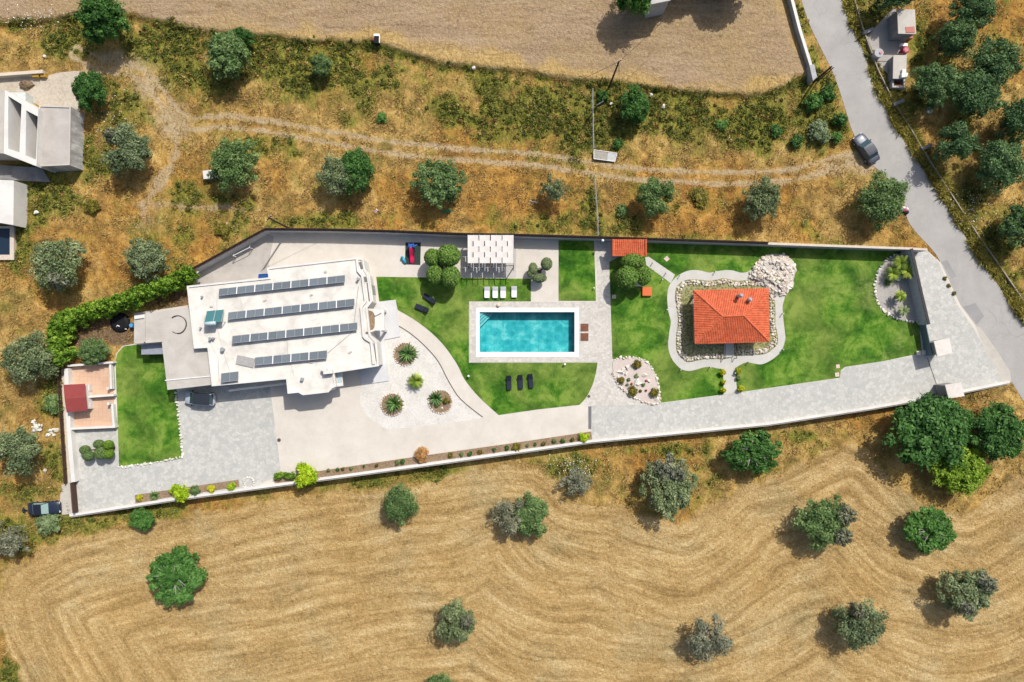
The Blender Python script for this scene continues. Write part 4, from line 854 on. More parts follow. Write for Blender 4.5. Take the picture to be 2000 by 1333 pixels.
v = P(1717.5, 103, 1.2); o = thing('water_tank', 'pale round water tank in the shed yard by the road wall', 'tank', (v[0], v[1], 0)); B().cyl((v[0], v[1], 0), .62, 1.15, 16).obj('tank_body', WALLG, o); B().cyl((v[0]+.2, v[1], 1.15), .2, .1, 10).obj('lid', colm('pink_lid', 206, 120, 120), o)
v = P(1770, 97.5, 1.0); o = thing('barrel', 'crimson barrel beside the white trough in the shed yard', 'barrel', (v[0], v[1], 0)); B().tube([(v[0], v[1], 0), (v[0], v[1], .1), (v[0], v[1], .5), (v[0], v[1], .95), (v[0], v[1], 1.0)], [.42, .46, .5, .46, .4], 14).obj('barrel_body', colm('crimson', 170, 52, 70), o); B().cyl((v[0], v[1], 1.0), .3, .05, 12).obj('lid', colm('pink_cap', 208, 110, 120), o)
a_ = P(1724, 107, 1.0); b_ = P(1764, 106, 1.0); tag(B().tube([(*a_, 1.0), (*b_, 1.05)], .05).tube([(a_[0], a_[1], .1), (a_[0], a_[1], 1.0)], .05).tube([(b_[0], b_[1], .1), (b_[0], b_[1], 1.05)], .05).obj('water_pipe', RUST), 'thin pipe running from the water tank to the barrel', 'pipe')
# farm building at the top edge
q = PL([(1271, 9), (1310, 1), (1300, -70), (1255, -62)], 5.0); cc = Vector((sum(v[0] for v in q)/4, sum(v[1] for v in q)/4)); fb = thing('farm_building', 'pale grey roof corner of a building at the top edge', 'building', (cc.x, cc.y, .7))
B().prism([tuple(cc+(Vector(v)-cc)*.94) for v in q], .2, 4.8).obj('wall', WALLG, fb); B().prism(q, 4.8, 5.0).obj('roof', simple('pale_roof', lin(196, 194, 192), .6), fb)
# ------------------------------------------------------------------ vegetation
def leaf_quads(pos, nrm, size, rg, asp=1.7):
    n = len(pos); nrm = nrm/np.linalg.norm(nrm, axis=1, keepdims=True)
    a = np.cross(nrm, rg.normal(size=(n, 3))); a /= np.linalg.norm(a, axis=1, keepdims=True); b = np.cross(nrm, a)
    s = (size*rg.uniform(.6, 1.4, n))[:, None]; a = a*s*.5*asp; b = b*s*.5
    V = np.stack([pos-a, pos-b*.9, pos+a, pos+b*.9], 1).reshape(-1, 3); return V, np.arange(4*n).reshape(n, 4)
def crown(name, seed, rx, rz, zc, nclump, per, leaf, cr, core=.45, low=-.5, gap=.0):
    rg = np.random.default_rng(seed); pts = []; nr = []; lc = []
    lob = rg.uniform(.8, 1.12, 9)
    for i in range(nclump):
        d = rg.normal(size=3); d /= np.linalg.norm(d)
        if d[2] < low: d[2] = -d[2]
        az = (math.atan2(d[1], d[0])/(2*math.pi) % 1)*9; i0 = int(az) % 9; f = az-int(az); lb = lob[i0]*(1-f)+lob[(i0+1) % 9]*f
        k = rg.uniform(core, .92); edge_ = k > .84; k *= lb; c = np.array([d[0]*rx*k, d[1]*rx*k, zc+d[2]*rz*k]); r = cr*rg.uniform(.6, 1.3)*(.75 if edge_ else 1.05)
        m = int(per*rg.uniform(.7, 1.3)); q = rg.normal(size=(m, 3)); q /= np.linalg.norm(q, axis=1, keepdims=True)
        q[:, 2] = np.where(q[:, 2] < -.5, -q[:, 2], q[:, 2])
        rad = r*rg.uniform(.45, 1.08, m)[:, None]; sc = np.array([1, 1, .75])
        pts.append(c+q*rad*sc); nr.append(q+rg.normal(size=(m, 3))*.55+np.array([0, 0, .35])); base = rg.uniform(.25, .75); lc.append(np.clip(base+rg.normal(size=m)*.16, 0, 1))
    V, F = leaf_quads(np.concatenate(pts), np.concatenate(nr), leaf, rg); return np_mesh(name, V, F, {'lc': np.repeat(np.concatenate(lc), 4)})
def trunk(name, seed, rx, zc, r0, limbs=6, top=.9, mid=.72):
    rr = random.Random(seed); b = B(); b.tube([(0, 0, -.3), (.05, 0, zc*.2), (0, .06, zc*.42)], [r0*1.4, r0, r0*.85], 8)
    for i in range(limbs):
        a = 2*math.pi*i/limbs+rr.uniform(-.4, .4); e = rx*rr.uniform(.5, .8); hz_ = zc*rr.uniform(.95, 1.15)*top
        m = (math.cos(a)*e*.45, math.sin(a)*e*.45, zc*mid); q = (math.cos(a)*e, math.sin(a)*e, hz_)
        b.tube([(0, .04, zc*.36), m, q], [r0*.6, r0*.35, r0*.1], 6)
        for s_ in (-.5, .5):
            q2 = (m[0]+math.cos(a+s_)*e*.5, m[1]+math.sin(a+s_)*e*.5, zc*rr.uniform(.95, 1.2)); b.tube([m, q2], [r0*.28, r0*.08], 5)
    return b.mesh(name)
OLV = [crown('olive_crown', 10+i, 3.4, 1.75, 2.55, (92, 70, 84, 100, 62, 88, 78)[i], (125, 150, 120, 110, 150, 130, 140)[i], .16, (.82, .95, .75, .7, 1.0, .85, .8)[i], .35) for i in range(7)]
DEN = [crown('dense_crown', 20+i, 3.4, 2.0, 2.7, 115, 130, .19, .8, .35) for i in range(3)]
FIG = [crown('fig_crown', 30+i, 3.4, 1.2, 1.9, 95, 90, .23, .62, .45, -.1) for i in range(2)]
SPR = [crown('sparse_crown', 40+i, 3.4, 1.6, 2.4, 44, 80, .17, .8, .3) for i in range(2)]
SHR = [crown('shrub_crown', 50+i, 1.0, .62, .62, 44, 50, .13, .34, .2) for i in range(3)]
TOP = []
for i in range(3):                          # tightly clipped foliage, radius 1
    rg = np.random.default_rng(60+i); q = rg.normal(size=(3600, 3)); q /= np.linalg.norm(q, axis=1, keepdims=True)
    bump_ = 1+.025*np.sin(q[:, 0]*7+i)*np.sin(q[:, 1]*6)
    V_, F_ = leaf_quads(q*(rg.uniform(.9, 1.02, 3600)*bump_)[:, None], q+rg.normal(size=(3600, 3))*.4, .1, rg)
    TOP.append(np_mesh('clipped_crown', V_, F_, {'lc': np.repeat(np.clip(rg.normal(.55, .22, 3600), 0, 1), 4)}))
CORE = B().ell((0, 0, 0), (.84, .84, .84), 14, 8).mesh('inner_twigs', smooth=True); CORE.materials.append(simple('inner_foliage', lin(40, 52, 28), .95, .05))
TRK = [trunk('trunk', 70+i, 3.2, 2.5, .28) for i in range(3)]; TRKF = trunk('fig_trunk', 80, 2.6, 2.35, .17, 14, 1.2, 1.16); STEM = trunk('stem', 81, .9, .6, .06, 4)
L_OL = m_leaf('olive_leaves', (68, 84, 56), (110, 126, 88), (158, 170, 130)); L_OG = m_leaf('green_olive_leaves', (58, 84, 46), (96, 124, 70), (142, 164, 108)); L_DK = m_leaf('dark_evergreen_leaves', (36, 66, 26), (62, 104, 44), (104, 146, 74))
L_FG = m_leaf('fig_leaves', (46, 86, 32), (76, 120, 50), (116, 156, 84)); L_GY = m_leaf('grey_twiggy_leaves', (88, 92, 76), (126, 130, 108), (166, 166, 144)); L_LM = m_leaf('lime_leaves', (90, 124, 10), (150, 182, 20), (196, 214, 60)); L_GD = m_leaf('golden_leaves', (140, 146, 16), (192, 194, 34), (226, 222, 84), .35)
L_TP = m_leaf('clipped_leaves', (68, 100, 36), (100, 136, 56), (142, 172, 90)); L_HD = m_leaf('cypress_leaves', (60, 94, 20), (100, 138, 36), (156, 184, 76)); L_BR = m_leaf('rusty_leaves', (124, 92, 52), (172, 128, 78), (206, 164, 112)); L_OB = m_leaf('olive_brown_leaves', (72, 70, 22), (110, 104, 36), (152, 142, 62)); L_GV = m_leaf('grove_leaves', (48, 76, 46), (80, 112, 68), (124, 150, 100)); L_CY = m_leaf('grey_green_leaves', (84, 104, 66), (124, 142, 96), (164, 176, 132))
L_PM = m_leaf('palm_leaves', (48, 72, 16), (94, 120, 34), (166, 180, 74), .1); L_AG = m_leaf('agave_leaves', (30, 66, 26), (58, 98, 44), (120, 146, 88), .1)
KIND = {'olive': (OLV, TRK, BARK), 'dense': (DEN, TRK, BARK), 'fig': (FIG, [TRKF], BARKG), 'sparse': (SPR, TRK, BARKG)}
tc = [0]
def tree(kind, x, y, rx, ry, h, mat, label, group=None, name=None, z0=None, cat='tree', grey=()):
    tc[0] += 1; i = tc[0]; ms, tr, bk = KIND[kind]; g = gz(x, y) if z0 is None else z0; hk = {'fig': 3.3, 'olive': 4.5, 'dense': 4.9, 'sparse': 4.3}[kind]
    zc = g+.5*h; X, Y = P(x, y, zc); m = S*(H-zc)/H
    o = thing(name or {'olive': 'olive_tree', 'dense': 'evergreen_tree', 'fig': 'fig_tree', 'sparse': 'olive_tree'}[kind], label, cat, (X, Y, g-.05), 0, group)
    q_ = 3.1 if kind == 'dense' else 3.3; o.scale = (rx*m/q_, ry*m/q_, h/hk); a = R.uniform(0, 6.28)
    for gx_, gy_, gr_ in grey: put('dead_twigs', SHR[i % 3], o, (gx_*2.6, gy_*2.6, hk*.36), (0, 0, a), (gr_*3.6, gr_*3.6, 2.4), L_GY)
    put('crown', ms[i % len(ms)], o, rot=(0, 0, a), mat=mat); put('trunk', tr[i % len(tr)], o, rot=(0, 0, a+1), mat=bk); return o
def shrub(x, y, r, h, mat, label, group=None, name='shrub', z0=None, ry=None, cat='shrub'):
    tc[0] += 1; g = gz(x, y) if z0 is None else z0; X, Y = P(x, y, g+h*.5); m = S*(H-g)/H
    o = thing(name, label, cat, (X, Y, g-.02), 0, group); o.scale = (r*m/1.02, (ry or r)*m/1.02, h/1.25)
    a = R.uniform(0, 6.28); put('foliage', SHR[tc[0] % 3], o, rot=(0, 0, a), mat=mat); put('stem', STEM, o, rot=(0, 0, a), mat=BARK); return o
T = tree
T('dense', 205, 40, 44, 46, 6.5, L_DK, 'tall dark evergreen tree on the ploughed field edge, upper left')
T('dense', 179, 176, 30, 38, 4.5, L_DK, 'dark evergreen tree overhanging the unfinished building yard')
T('dense', 448, 110, 44, 44, 5, L_OG, 'bushy mid green tree below the ploughed field edge')
T('dense', 470, 74, 28, 17, 2.6, L_DK, 'low dark bush behind the bushy mid green tree', cat='bush', name='bush')
T('dense', 627, 129, 20, 24, 3.2, L_OG, 'small upright green tree alone in the weedy bank')
T('olive', 252, 296, 52, 54, 5, L_OL, 'grey green olive tree east of the unfinished building', grey=((-.5, .6, .25),))
T('olive', 458, 320, 52, 54, 5, L_OG, 'olive tree beside a small white box north of the hedge')
T('olive', 660, 345, 42, 42, 4.6, L_OL, 'pale olive tree in a joined pair above the play mat wall')
T('dense', 698, 335, 36, 42, 4.6, L_DK, 'darker tree in a joined pair with the pale olive')
T('olive', 860, 358, 52, 52, 5, L_OG, 'full round olive tree north of the clipped four lobed tree')
T('sparse', 1080, 371, 29, 35, 4, L_OL, 'small grey olive tree west of the wire fence')
T('dense', 1238, 208, 31, 36, 4, L_DK, 'dark round bushy tree near the wooden utility pole')
T('olive', 1281, 386, 42, 44, 4.6, L_OG, 'olive tree north of the orange roofed store')
T('olive', 1488, 392, 40, 42, 4.6, L_OL, 'dusty olive tree north of the rockery')
T('olive', 1720, 390, 52, 54, 5.2, L_OG, 'dark olive tree leaning over the road edge')
T('olive', 115, 515, 58, 58, 5.5, L_OL, 'large olive tree in dry grass below the unfinished building', grey=((.25, -.75, .32),))
T('olive', 290, 505, 46, 42, 4.6, L_OL, 'olive tree just behind the cypress hedge')
T('olive', 62, 700, 50, 52, 5, L_OL, 'grey olive tree outside the hedge corner')
T('dense', 183, 686, 29, 26, 2.6, L_OG, 'round clipped green bush between hedge and dog runs', name='bush', cat='bush', z0=0)
T('olive', 40, 880, 50, 52, 5, L_OL, 'olive tree west of the timber fence')
T('sparse', 16, 1055, 44, 42, 4, L_GY, 'grey half bare olive tree at the lower left edge')
T('dense', 1238, -8, 34, 40, 7, L_FG, 'bright green tree beside the building at the top edge', z0=.7)
T('dense', 1430, -60, 60, 55, 7, L_DK, 'tree shading the ploughed field from beyond the top edge', z0=.7)
T('dense', 1345, -62, 40, 40, 7, L_DK, 'second tree beyond the top edge near the building', z0=.7)
T('fig', 345, 1122, 62, 60, 3.4, L_FG, 'wide fig tree with pale branches in the mown field')
T('olive', 782, 985, 38, 40, 3.8, L_OG, 'small olive tree in the field below the villa drive')
T('olive', 890, 1213, 42, 48, 4.5, L_OL, 'grey green olive tree low in the middle of the mown field', grey=((.7, .2, .3),))
T('sparse', 1000, 1005, 42, 44, 4, L_GY, 'half bare grey olive tree joined to a green bush')
T('dense', 1036, 1003, 36, 42, 3.8, L_OG, 'green bushy tree joined to a half bare grey olive')
T('sparse', 1122, 942, 36, 34, 3, L_GY, 'dry grey thorny tree below the soil bed wall')
T('olive', 1308, 950, 54, 66, 5.2, L_OL, 'tall pale olive tree below the stone driveway', grey=((-.2, .72, .4), (.3, .6, .3)))
T('fig', 1463, 883, 60, 50, 4.2, L_DK, 'dense dark fig tree against the south wall')
T('dense', 1815, 842, 82, 74, 6, L_DK, 'huge dark green tree by the south gate pier')
L_YG = m_leaf('yellow_green_leaves', (72, 104, 24), (112, 144, 38), (164, 184, 70))
T('dense', 1872, 915, 55, 50, 4.5, L_YG, 'yellow green tree at the foot of the huge dark tree')
T('dense', 1945, 842, 56, 56, 5, L_DK, 'dark green tree between the huge tree and the road')
T('olive', 1607, 1020, 58, 54, 5, L_OG, 'dark olive tree right of centre in the mown field', grey=((.75, .45, .36), (.6, -.5, .34)))
T('fig', 1812, 1032, 54, 50, 3.6, L_FG, 'bright green fig tree below the huge dark tree')
T('olive', 1886, 1155, 54, 54, 5, L_OL, 'olive tree near the right edge of the mown field', grey=((.65, .6, .38), (-.3, -.5, .36)))
T('olive', 1676, 1216, 48, 50, 5, L_OL, 'rounded olive tree in the lower right of the field', grey=((-.3, .75, .28),))
T('sparse', 1383, 1240, 54, 54, 4.6, L_GY, 'wispy grey olive tree low in the field, right of centre')
T('olive', 860, 1340, 40, 28, 3.6, L_OG, 'olive tree cut by the bottom edge of the view')
T('dense', 278, 1015, 26, 22, 2.0, L_FG, 'low green bush under the south wall near the west gate', name='bush', cat='bush')
for x, y, rx, ry, l in ((1862, 78, 40, 40, 'grove tree right of the block shed'), (1896, 20, 52, 40, 'grove tree at the top edge right of the shed'), (1818, 165, 44, 46, 'grove tree right of the animal pen'), (1935, 125, 54, 46, 'upper tree of the largest clump in the grove'), (1900, 185, 58, 54, 'lower tree of the largest clump in the grove'),
                        (1858, 282, 42, 42, 'grove tree just behind the roadside wall'), (1985, 235, 46, 46, 'grove tree at the right edge below the largest clump'), (1948, 325, 52, 56, 'big grove tree right of the parked saloon'), (1985, 445, 46, 46, 'lowest grove tree at the right edge'), (1745, -6, 46, 30, 'grove tree above the block shed')):
    T('olive', x, y, rx, ry, 5.6, L_GV, 'dark green '+l, 'dark trees of the grove across the road', 'grove_tree')
# wild shrubs in the upper right corner plot
for x, y, r, h, m, l in ((1603, 258, 26, 1.6, L_OL, 'large grey green shrub left of the parked saloon'), (1588, 200, 20, 1.5, L_FG, 'leafy green shrub beside the leaning pole wire'), (1617, 183, 17, 1.5, L_DK, 'dark shrub touching the road edge below the pole'), (1640, 236, 16, 1.4, L_DK, 'dark round shrub at the road edge above the saloon'), (1556, 276, 15, 1.1, L_DK, 'small dark shrub left of the grey green shrub'),
                         (1634, 268, 13, 1.0, L_FG, 'small green shrub between grey green shrub and saloon'), (1515, 256, 14, .9, L_DK, 'small green shrub west of the dirt track end'), (1206, 282, 12, .9, L_DK, 'dark shrub by the fallen metal gate'), (1177, 187, 13, 1.2, L_DK, 'dark shrub at the foot of the utility pole'), (1410, 243, 13, .8, L_FG, 'low green shrub in the weedy bank below the ploughed field'), (180, 405, 17, .9, L_OB, 'brownish shrub in dry grass north of the hedge'),
                         (435, 450, 17, .9, L_OB, 'olive brown shrub outside the angled north wall'), (1365, 385, 22, .9, L_OB, 'brownish shrub right of the olive above the store'), (1215, 412, 14, .8, L_OG, 'low green shrub west of the olive above the store'), (745, 230, 12, .7, L_FG, 'tiny green shrub just above the dirt track'), (105, 790, 22, 1.2, L_OG, 'green shrub outside the kennel'), (95, 1022, 26, 1.2, L_CY, 'pale green shrub below the navy car')):
    shrub(x, y, r, h, m, l, 'wild shrubs in the weedy ground')
# cypress hedge: one planted row
hl = smooth([(368, 541), (330, 556), (290, 571), (245, 590), (200, 605), (160, 618), (128, 632), (118, 655), (120, 680), (124, 700)])
hb = P(245, 590); hd = thing('cypress_hedge', 'bright green cypress hedge bending round the back corner of the plot', 'hedge', (hb[0], hb[1], 0))
for i, (x, y) in enumerate(resample(hl, 17)):
    zc = 1.4; c = P(x, y, zc); rr_ = 1.75 if x < 150 else 1.45
    o = put('foliage', SHR[i % 3], hd, (c[0]-hb[0]+R.uniform(-.15, .15), c[1]-hb[1]+R.uniform(-.15, .15), 0), (0, 0, R.uniform(0, 6)), (rr_, rr_, 2.5), L_HD)
    put('stem', STEM, hd, (c[0]-hb[0], c[1]-hb[1], 0), (0, 0, R.uniform(0, 6)), (1.3, 1.3, 3), BARK)
# clipped, cloud pruned trees
def cloud(x, y, lobes, label, mat=L_TP, h0=0):
    bx, by = P(x, y, 1.2); o = thing('clipped_tree', label, 'clipped tree', (bx, by, 0)); tb = B(); tb.tube([(0, 0, 0), (.04, 0, .7), (0, 0, 1.1)], [.22, .17, .15], 8)
    for i, (lx, ly, rx, ry, rz, zc) in enumerate(lobes):
        c = P(lx, ly, zc); m = S*(H-zc)/H; L = (c[0]-bx, c[1]-by, zc); s_ = (rx*m/1.02, ry*m/1.02, rz)
        q = put('foliage', TOP[i % 3], o, L, (0, 0, 0), s_, mat); put('inner_twigs', CORE, q)
        tb.tube([(0, 0, .9), (L[0]*.5, L[1]*.5, (.9+zc)/2), (L[0], L[1], zc-rz*.4)], [.13, .1, .06], 6)
    tm = tb.mesh('trunk'); put('trunk', tm, o, mat=BARK)
cloud(862, 522, [(845, 503.5, 17, 18, 1.2, 2.6), (876, 500, 24, 22, 1.5, 2.9), (849.5, 536, 17, 20, 1.2, 2.4), (880, 541, 19.5, 22, 1.4, 2.6)], 'tree clipped into four round green lobes beside the pergola')
cloud(1240, 530, [(1236, 511, 24, 15, 1.2, 2.5), (1225, 542, 22.5, 24, 1.5, 2.7), (1256, 539, 15.5, 20, 1.2, 2.3)], 'tree clipped into three round lobes below the orange roofed store')
cloud(1055, 530, [(1067.5, 516, 11.5, 13, .8, 2.0), (1041, 525, 9, 12, .6, 1.6), (1035, 534, 5.5, 8, .5, 1.4), (1053, 544, 15, 9, .7, 1.4)], 'cloud pruned grey olive with pompom lobes right of the pergola', L_CY)
cloud(190, 880, [(166, 879, 10, 9, .7, 1.2), (173, 891, 10.5, 10, .7, 1.2), (193, 868, 10, 9, .7, 1.5), (197, 885, 12, 13, .8, 1.5)], 'cloud pruned grey green tree on the west court', L_OG)
cloud(213, 878, [(212, 869, 9.5, 9, .8, 1.3), (213, 887, 9, 10, .8, 1.2)], 'dark green two lobed clipped bush on the west court', L_HD)
pp = PL([(1207, 534), (1255, 534), (1255, 560), (1207, 560)]); tag(B().prism(pp, 0, .45, [inset(pp, .12)]).sheet(inset(pp, .1), .35).obj('planter_box', WALLW), 'low white planter box round the three lobed clipped tree', 'planter')
# garden shrubs
for x, y, r, h, m, l in ((598, 927, 25, 1.9, L_LM, 'big rounded lime green shrub on the south wall'), (350, 963, 21, 1.3, L_LM, 'lime yellow shrub in the short soil bed'), (381, 958, 11, .8, L_OG, 'green shrub right of the lime yellow shrub'), (412, 955, 9, .7, L_GD, 'small golden shrub in the short soil bed'), (452, 950, 10, .8, L_LM, 'round yellow shrub at the east end of the short bed'), (273, 972, 7, .6, L_GD, 'tiny golden shrub at the west end of the short bed'),
                         (1141, 855, 11, .9, L_LM, 'round lime shrub at the east end of the long soil bed'), (825, 889, 17, 1.0, L_BR, 'rust coloured shrub in the long soil bed'), (1411, 728, 7, .9, L_GD, 'golden shrub left of the pond path, nearest the pond'), (1413, 747, 5.5, .8, L_GD, 'golden shrub left of the pond path, middle of three'), (1412.5, 763, 6.5, .9, L_GD, 'golden shrub left of the pond path, nearest the driveway'),
                         (1442, 725, 6.5, .9, L_GD, 'golden shrub right of the pond path, nearest the pond'), (1442, 739, 5, .7, L_CY, 'pale green shrub right of the pond path'), (1447, 760, 7.5, .9, L_GD, 'golden shrub right of the pond path, nearest the driveway'),
                         (1244, 712, 10, .7, L_OB, 'olive brown shrub at the top of the rock garden'), (1213, 743, 8, .6, L_OB, 'olive brown shrub on the left side of the rock garden'), (1235, 764, 12, .7, L_OB, 'largest olive brown shrub low in the rock garden'), (1278, 767, 10, .7, L_OB, 'olive brown shrub at the right corner of the rock garden'), (872, 783, 7, .7, L_OB, 'round shrub right of the agave in the gravel bed'), (855, 791, 6, .5, L_OG, 'small bright shrub below the agave in the gravel bed'),
                         (1228, 742, 4, .4, L_CY, 'small grey cactus cushion in the rock garden, centre left'), (1257, 752, 4, .4, L_CY, 'small round cactus in the rock garden, centre right'), (1225, 752, 3.6, .35, L_CY, 'tiny grey cushion plant above the largest rock garden shrub'), (1251, 764, 3.4, .35, L_OB, 'tiny brown cushion plant low in the rock garden'), (1243, 735, 5, .35, L_CY, 'spreading grey plant in the middle of the rock garden')):
    shrub(x, y, r, h, m, l, z0=.06)
for x, y, l in ((1262, 744, 'upper'), (1262, 763, 'lower'), (1234, 750, 'left')):
    shrub(x, y, 2.6, .3, m_leaf('red_flowers_'+l, (150, 40, 40), (196, 60, 60), (220, 110, 110)), 'tiny red flowering plant in the rock garden, %s of three' % l, 'red plants in the rock garden', 'flower_plant', .1, cat='plant')
shrub(546, 930, 14, .9, L_HD, 'low dark green hedge end left of the big lime shrub', name='low_hedge', z0=.06, ry=9); shrub(566, 929, 14, .9, L_HD, 'low dark green hedge piece touching the big lime shrub', name='low_hedge', z0=.06, ry=9)
bed = [(641, 917), (660, 915), (670, 914), (686, 914), (711, 909), (736, 907, ), (776, 902), (787, 900), (880, 887), (901, 886), (918, 884), (938, 881), (966, 876), (990, 873), (1009, 872), (1030, 869), (1045, 866), (1062, 865), (1082, 860), (1100, 859), (1118, 857)]
for i, (x, y) in enumerate(bed): shrub(x, y+2, R.uniform(3, 6) if i not in (14,) else 10, R.uniform(.35, .6), [L_OG, L_DK, L_OB][i % 3], '%s small rose bush from the left in the long soil bed' % ORD[i], 'rose bushes in the long soil bed', 'rose_bush', .06, cat='bush')
# palms, agaves and cycads: arching leaves
def frond_plant(name, x, y, rad, n, label, mat, up=.7, width=.09, z0=.06, cat='palm', stem=0, fold=True):
    X, Y = P(x, y, z0+stem+.4); o = thing(name, label, cat, (X, Y, z0)); rr_ = random.Random(int(x*7+y)); vv = []; ff = []; lc = []
    for i in range(n):
        a = 2.4*i+rr_.uniform(-.2, .2); el = (.15+1.25*(i/n)**.8); L = rad*rr_.uniform(.75, 1.1); segs = 7; px = (0, 0, stem); k = len(vv); t0 = rr_.uniform(.15, .95)
        e = el; q = Vector((0, 0, stem)); d0 = Vector((math.cos(a), math.sin(a), 0)); sd_ = Vector((-math.sin(a), math.cos(a), 0))
        for s_ in range(segs+1):
            f = s_/segs; wd = width*math.sin(math.pi*min(1, .12+f*.88))**.7*(1.05-f*.3)
            vv += [tuple(q-sd_*wd+Vector((0, 0, -.3*wd))), tuple(q), tuple(q+sd_*wd+Vector((0, 0, -.3*wd)))]; lc += [t0, min(1, t0+.15), t0]
            q = q+(d0*math.cos(e)+Vector((0, 0, math.sin(e))))*L/segs; e -= up*1.6/segs*(1+f)
        for s_ in range(segs):
            b_ = k+3*s_; ff += [(b_, b_+1, b_+4, b_+3), (b_+1, b_+2, b_+5, b_+4)]
    me = np_mesh('fronds', np.array(vv), np.array(ff), {'lc': np.array(lc)}); put('fronds', me, o, mat=mat)
    if stem: put('stem', B().tube([(0, 0, -.05), (0, 0, stem*.6), (0, 0, stem+.1)], [.2, .17, .13], 8).mesh('stem'), o, mat=BARK)
    return o
def palm(x, y, rad, n, label, mat=None, stem=.5, z0=.06, name='palm'):     # pinnate: each frond with leaflets
    X, Y = P(x, y, z0+stem+.5); o = thing(name, label, 'palm', (X, Y, z0)); rr_ = random.Random(int(x*3+y)); vv = []; ff = []; lc = []
    for i in range(n):
        a = 2.4*i; e = .25+1.0*(i/n); L = rad*rr_.uniform(.8, 1.1); d0 = Vector((math.cos(a), math.sin(a), 0)); sd_ = Vector((-math.sin(a), math.cos(a), 0)); q = Vector((0, 0, stem)); t0 = rr_.uniform(.1, .9); ns = 14
        for s_ in range(ns):
            dr = d0*math.cos(e)+Vector((0, 0, math.sin(e))); ll = rad*.27*math.sin(math.pi*(.12+.85*s_/ns))
            for sg in (-1, 1):
                tip = q+sd_*sg*ll*.8+dr*ll*.55-Vector((0, 0, ll*.25)); k = len(vv); vv += [tuple(q-dr*.03), tuple(q+dr*.05), tuple(tip)]; ff.append((k, k+1, k+2)); lc += [t0, t0, min(1, t0+.2)]
            q = q+dr*L/ns; e -= 1.5/ns
    me = np_mesh('fronds', np.array(vv), np.array(ff), {'lc': np.array(lc)}); put('fronds', me, o, mat=mat or L_PM); put('stem', B().tube([(0, 0, -.05), (0, 0, stem)], [.22, .16], 8).mesh('stem'), o, mat=BARK); return o
frond_plant('agave', 796, 691, 1.75, 56, 'spiky green agave in the northern round gravel bed', L_AG, .45, .1, cat='agave'); frond_plant('agave', 770, 789, 1.7, 50, 'spiky agave in the western round gravel bed', L_AG, .45, .1, cat='agave'); frond_plant('agave', 851, 778, 1.4, 46, 'spiky agave in the eastern round gravel bed', L_AG, .45, .09, cat='agave')
shrub(805, 693, 9, .7, L_OG, 'green cushion shrub tucked behind the northern agave', z0=.06); shrub(779, 791, 8, .6, L_OB, 'yellowish cushion shrub beside the western agave', z0=.06)
palm(811, 745, 1.35, 34, 'feathery yellow green palm in the middle of the white gravel', stem=.7); frond_plant('yucca', 300, 969, .95, 46, 'dark strappy yucca in the short soil bed', L_AG, .5, .06, cat='yucca')
palm(1763, 514, 1.5, 26, 'yellow palm in the north corner of the crescent bed', stem=1.2); palm(1748, 535, 1.35, 26, 'palm above the white pot in the crescent bed', stem=1.0); palm(1775, 530, 1.35, 26, 'palm leaning on the granite wall in the crescent bed', stem=1.2); palm(1763, 578, 1.05, 24, 'single small palm in the middle of the crescent bed', stem=1.3); palm(1768, 607, 1.0, 14, 'thin grey palm at the south end of the crescent bed', L_CY, .9)
frond_plant('yucca', 1735, 553, .75, 40, 'dark shaded yucca below the palms of the crescent bed', L_AG, .4, .05, cat='yucca'); shrub(1517, 551, 8, .6, L_LM, 'lime plant growing on the rockery side', z0=.25, name='rock_plant', cat='plant')
c = P(1755, 542, .5); tag(B().tube([(c[0], c[1], .05), (c[0], c[1], .5), (c[0], c[1], .52)], [.38, .5, .44], 16).obj('flower_pot', WALLW), 'round white pot among the crescent bed palms', 'pot')

# ------------------------------------------------------------------ stones
STN = []
for i in range(8):
    rg = random.Random(90+i); bm = bmesh.new()
    for k_ in range(13):
        d = Vector((rg.gauss(0, 1), rg.gauss(0, 1), rg.gauss(0, 1))).normalized(); bm.verts.new((d.x*rg.uniform(.8, 1.1), d.y*rg.uniform(.6, .9), d.z*rg.uniform(.55, .8)))
    bmesh.ops.convex_hull(bm, input=bm.verts[:]); bmesh.ops.delete(bm, geom=[v for v in bm.verts if not v.link_faces], context='VERTS'); me = bpy.data.meshes.new('stone'); bm.to_mesh(me); bm.free(); STN.append(me)
def stone(o, x, y, zz, s, mats=ROCK):
    c = P(x, y, zz); put('stone', R.choice(STN), o, (c[0]-o.location.x, c[1]-o.location.y, zz-o.location.z), (R.uniform(-.3, .3), R.uniform(-.3, .3), R.uniform(0, 6.28)), (s*R.uniform(.8, 1.2), s*R.uniform(.8, 1.2), s*R.uniform(.7, 1.1)), R.choice(mats))
def stones(name, label, cat, pts, s, zz, mats=ROCK, jit=1.0):
    c = P(*pts[0]); o = thing(name, label, cat, (c[0], c[1], 0))
    for x, y in pts: stone(o, x+R.uniform(-jit, jit), y+R.uniform(-jit, jit), zz+R.uniform(-.03, .06), s*R.uniform(.7, 1.3), mats)
    return o
ring = POND[:-2]; pin = [tuple(p) for p in offset(ring, 4 if area(ring) > 0 else -4, True)]; pin2 = [tuple(p) for p in offset(ring, 8.5 if area(ring) > 0 else -8.5, True)]
pts = [p for p in resample(pin, 5.2, True)+resample(pin2, 5.8, True) if not (1411 < p[0] < 1436 and p[1] > 660)]
stones('pond_edging', 'ring of pale rough stones edging the pond round the pavilion', 'stone edging', pts, .25, .14)
rk = thing('rockery', 'high mound of pale rough stones behind the pavilion corner', 'rockery', (*P(1515, 530), 0))
ROCKERY = [(1470, 522), (1488, 505), (1505, 496), (1530, 497), (1549, 508), (1555, 525), (1550, 550), (1542, 568), (1528, 578), (1508, 578), (1490, 558), (1474, 552), (1462, 540)]
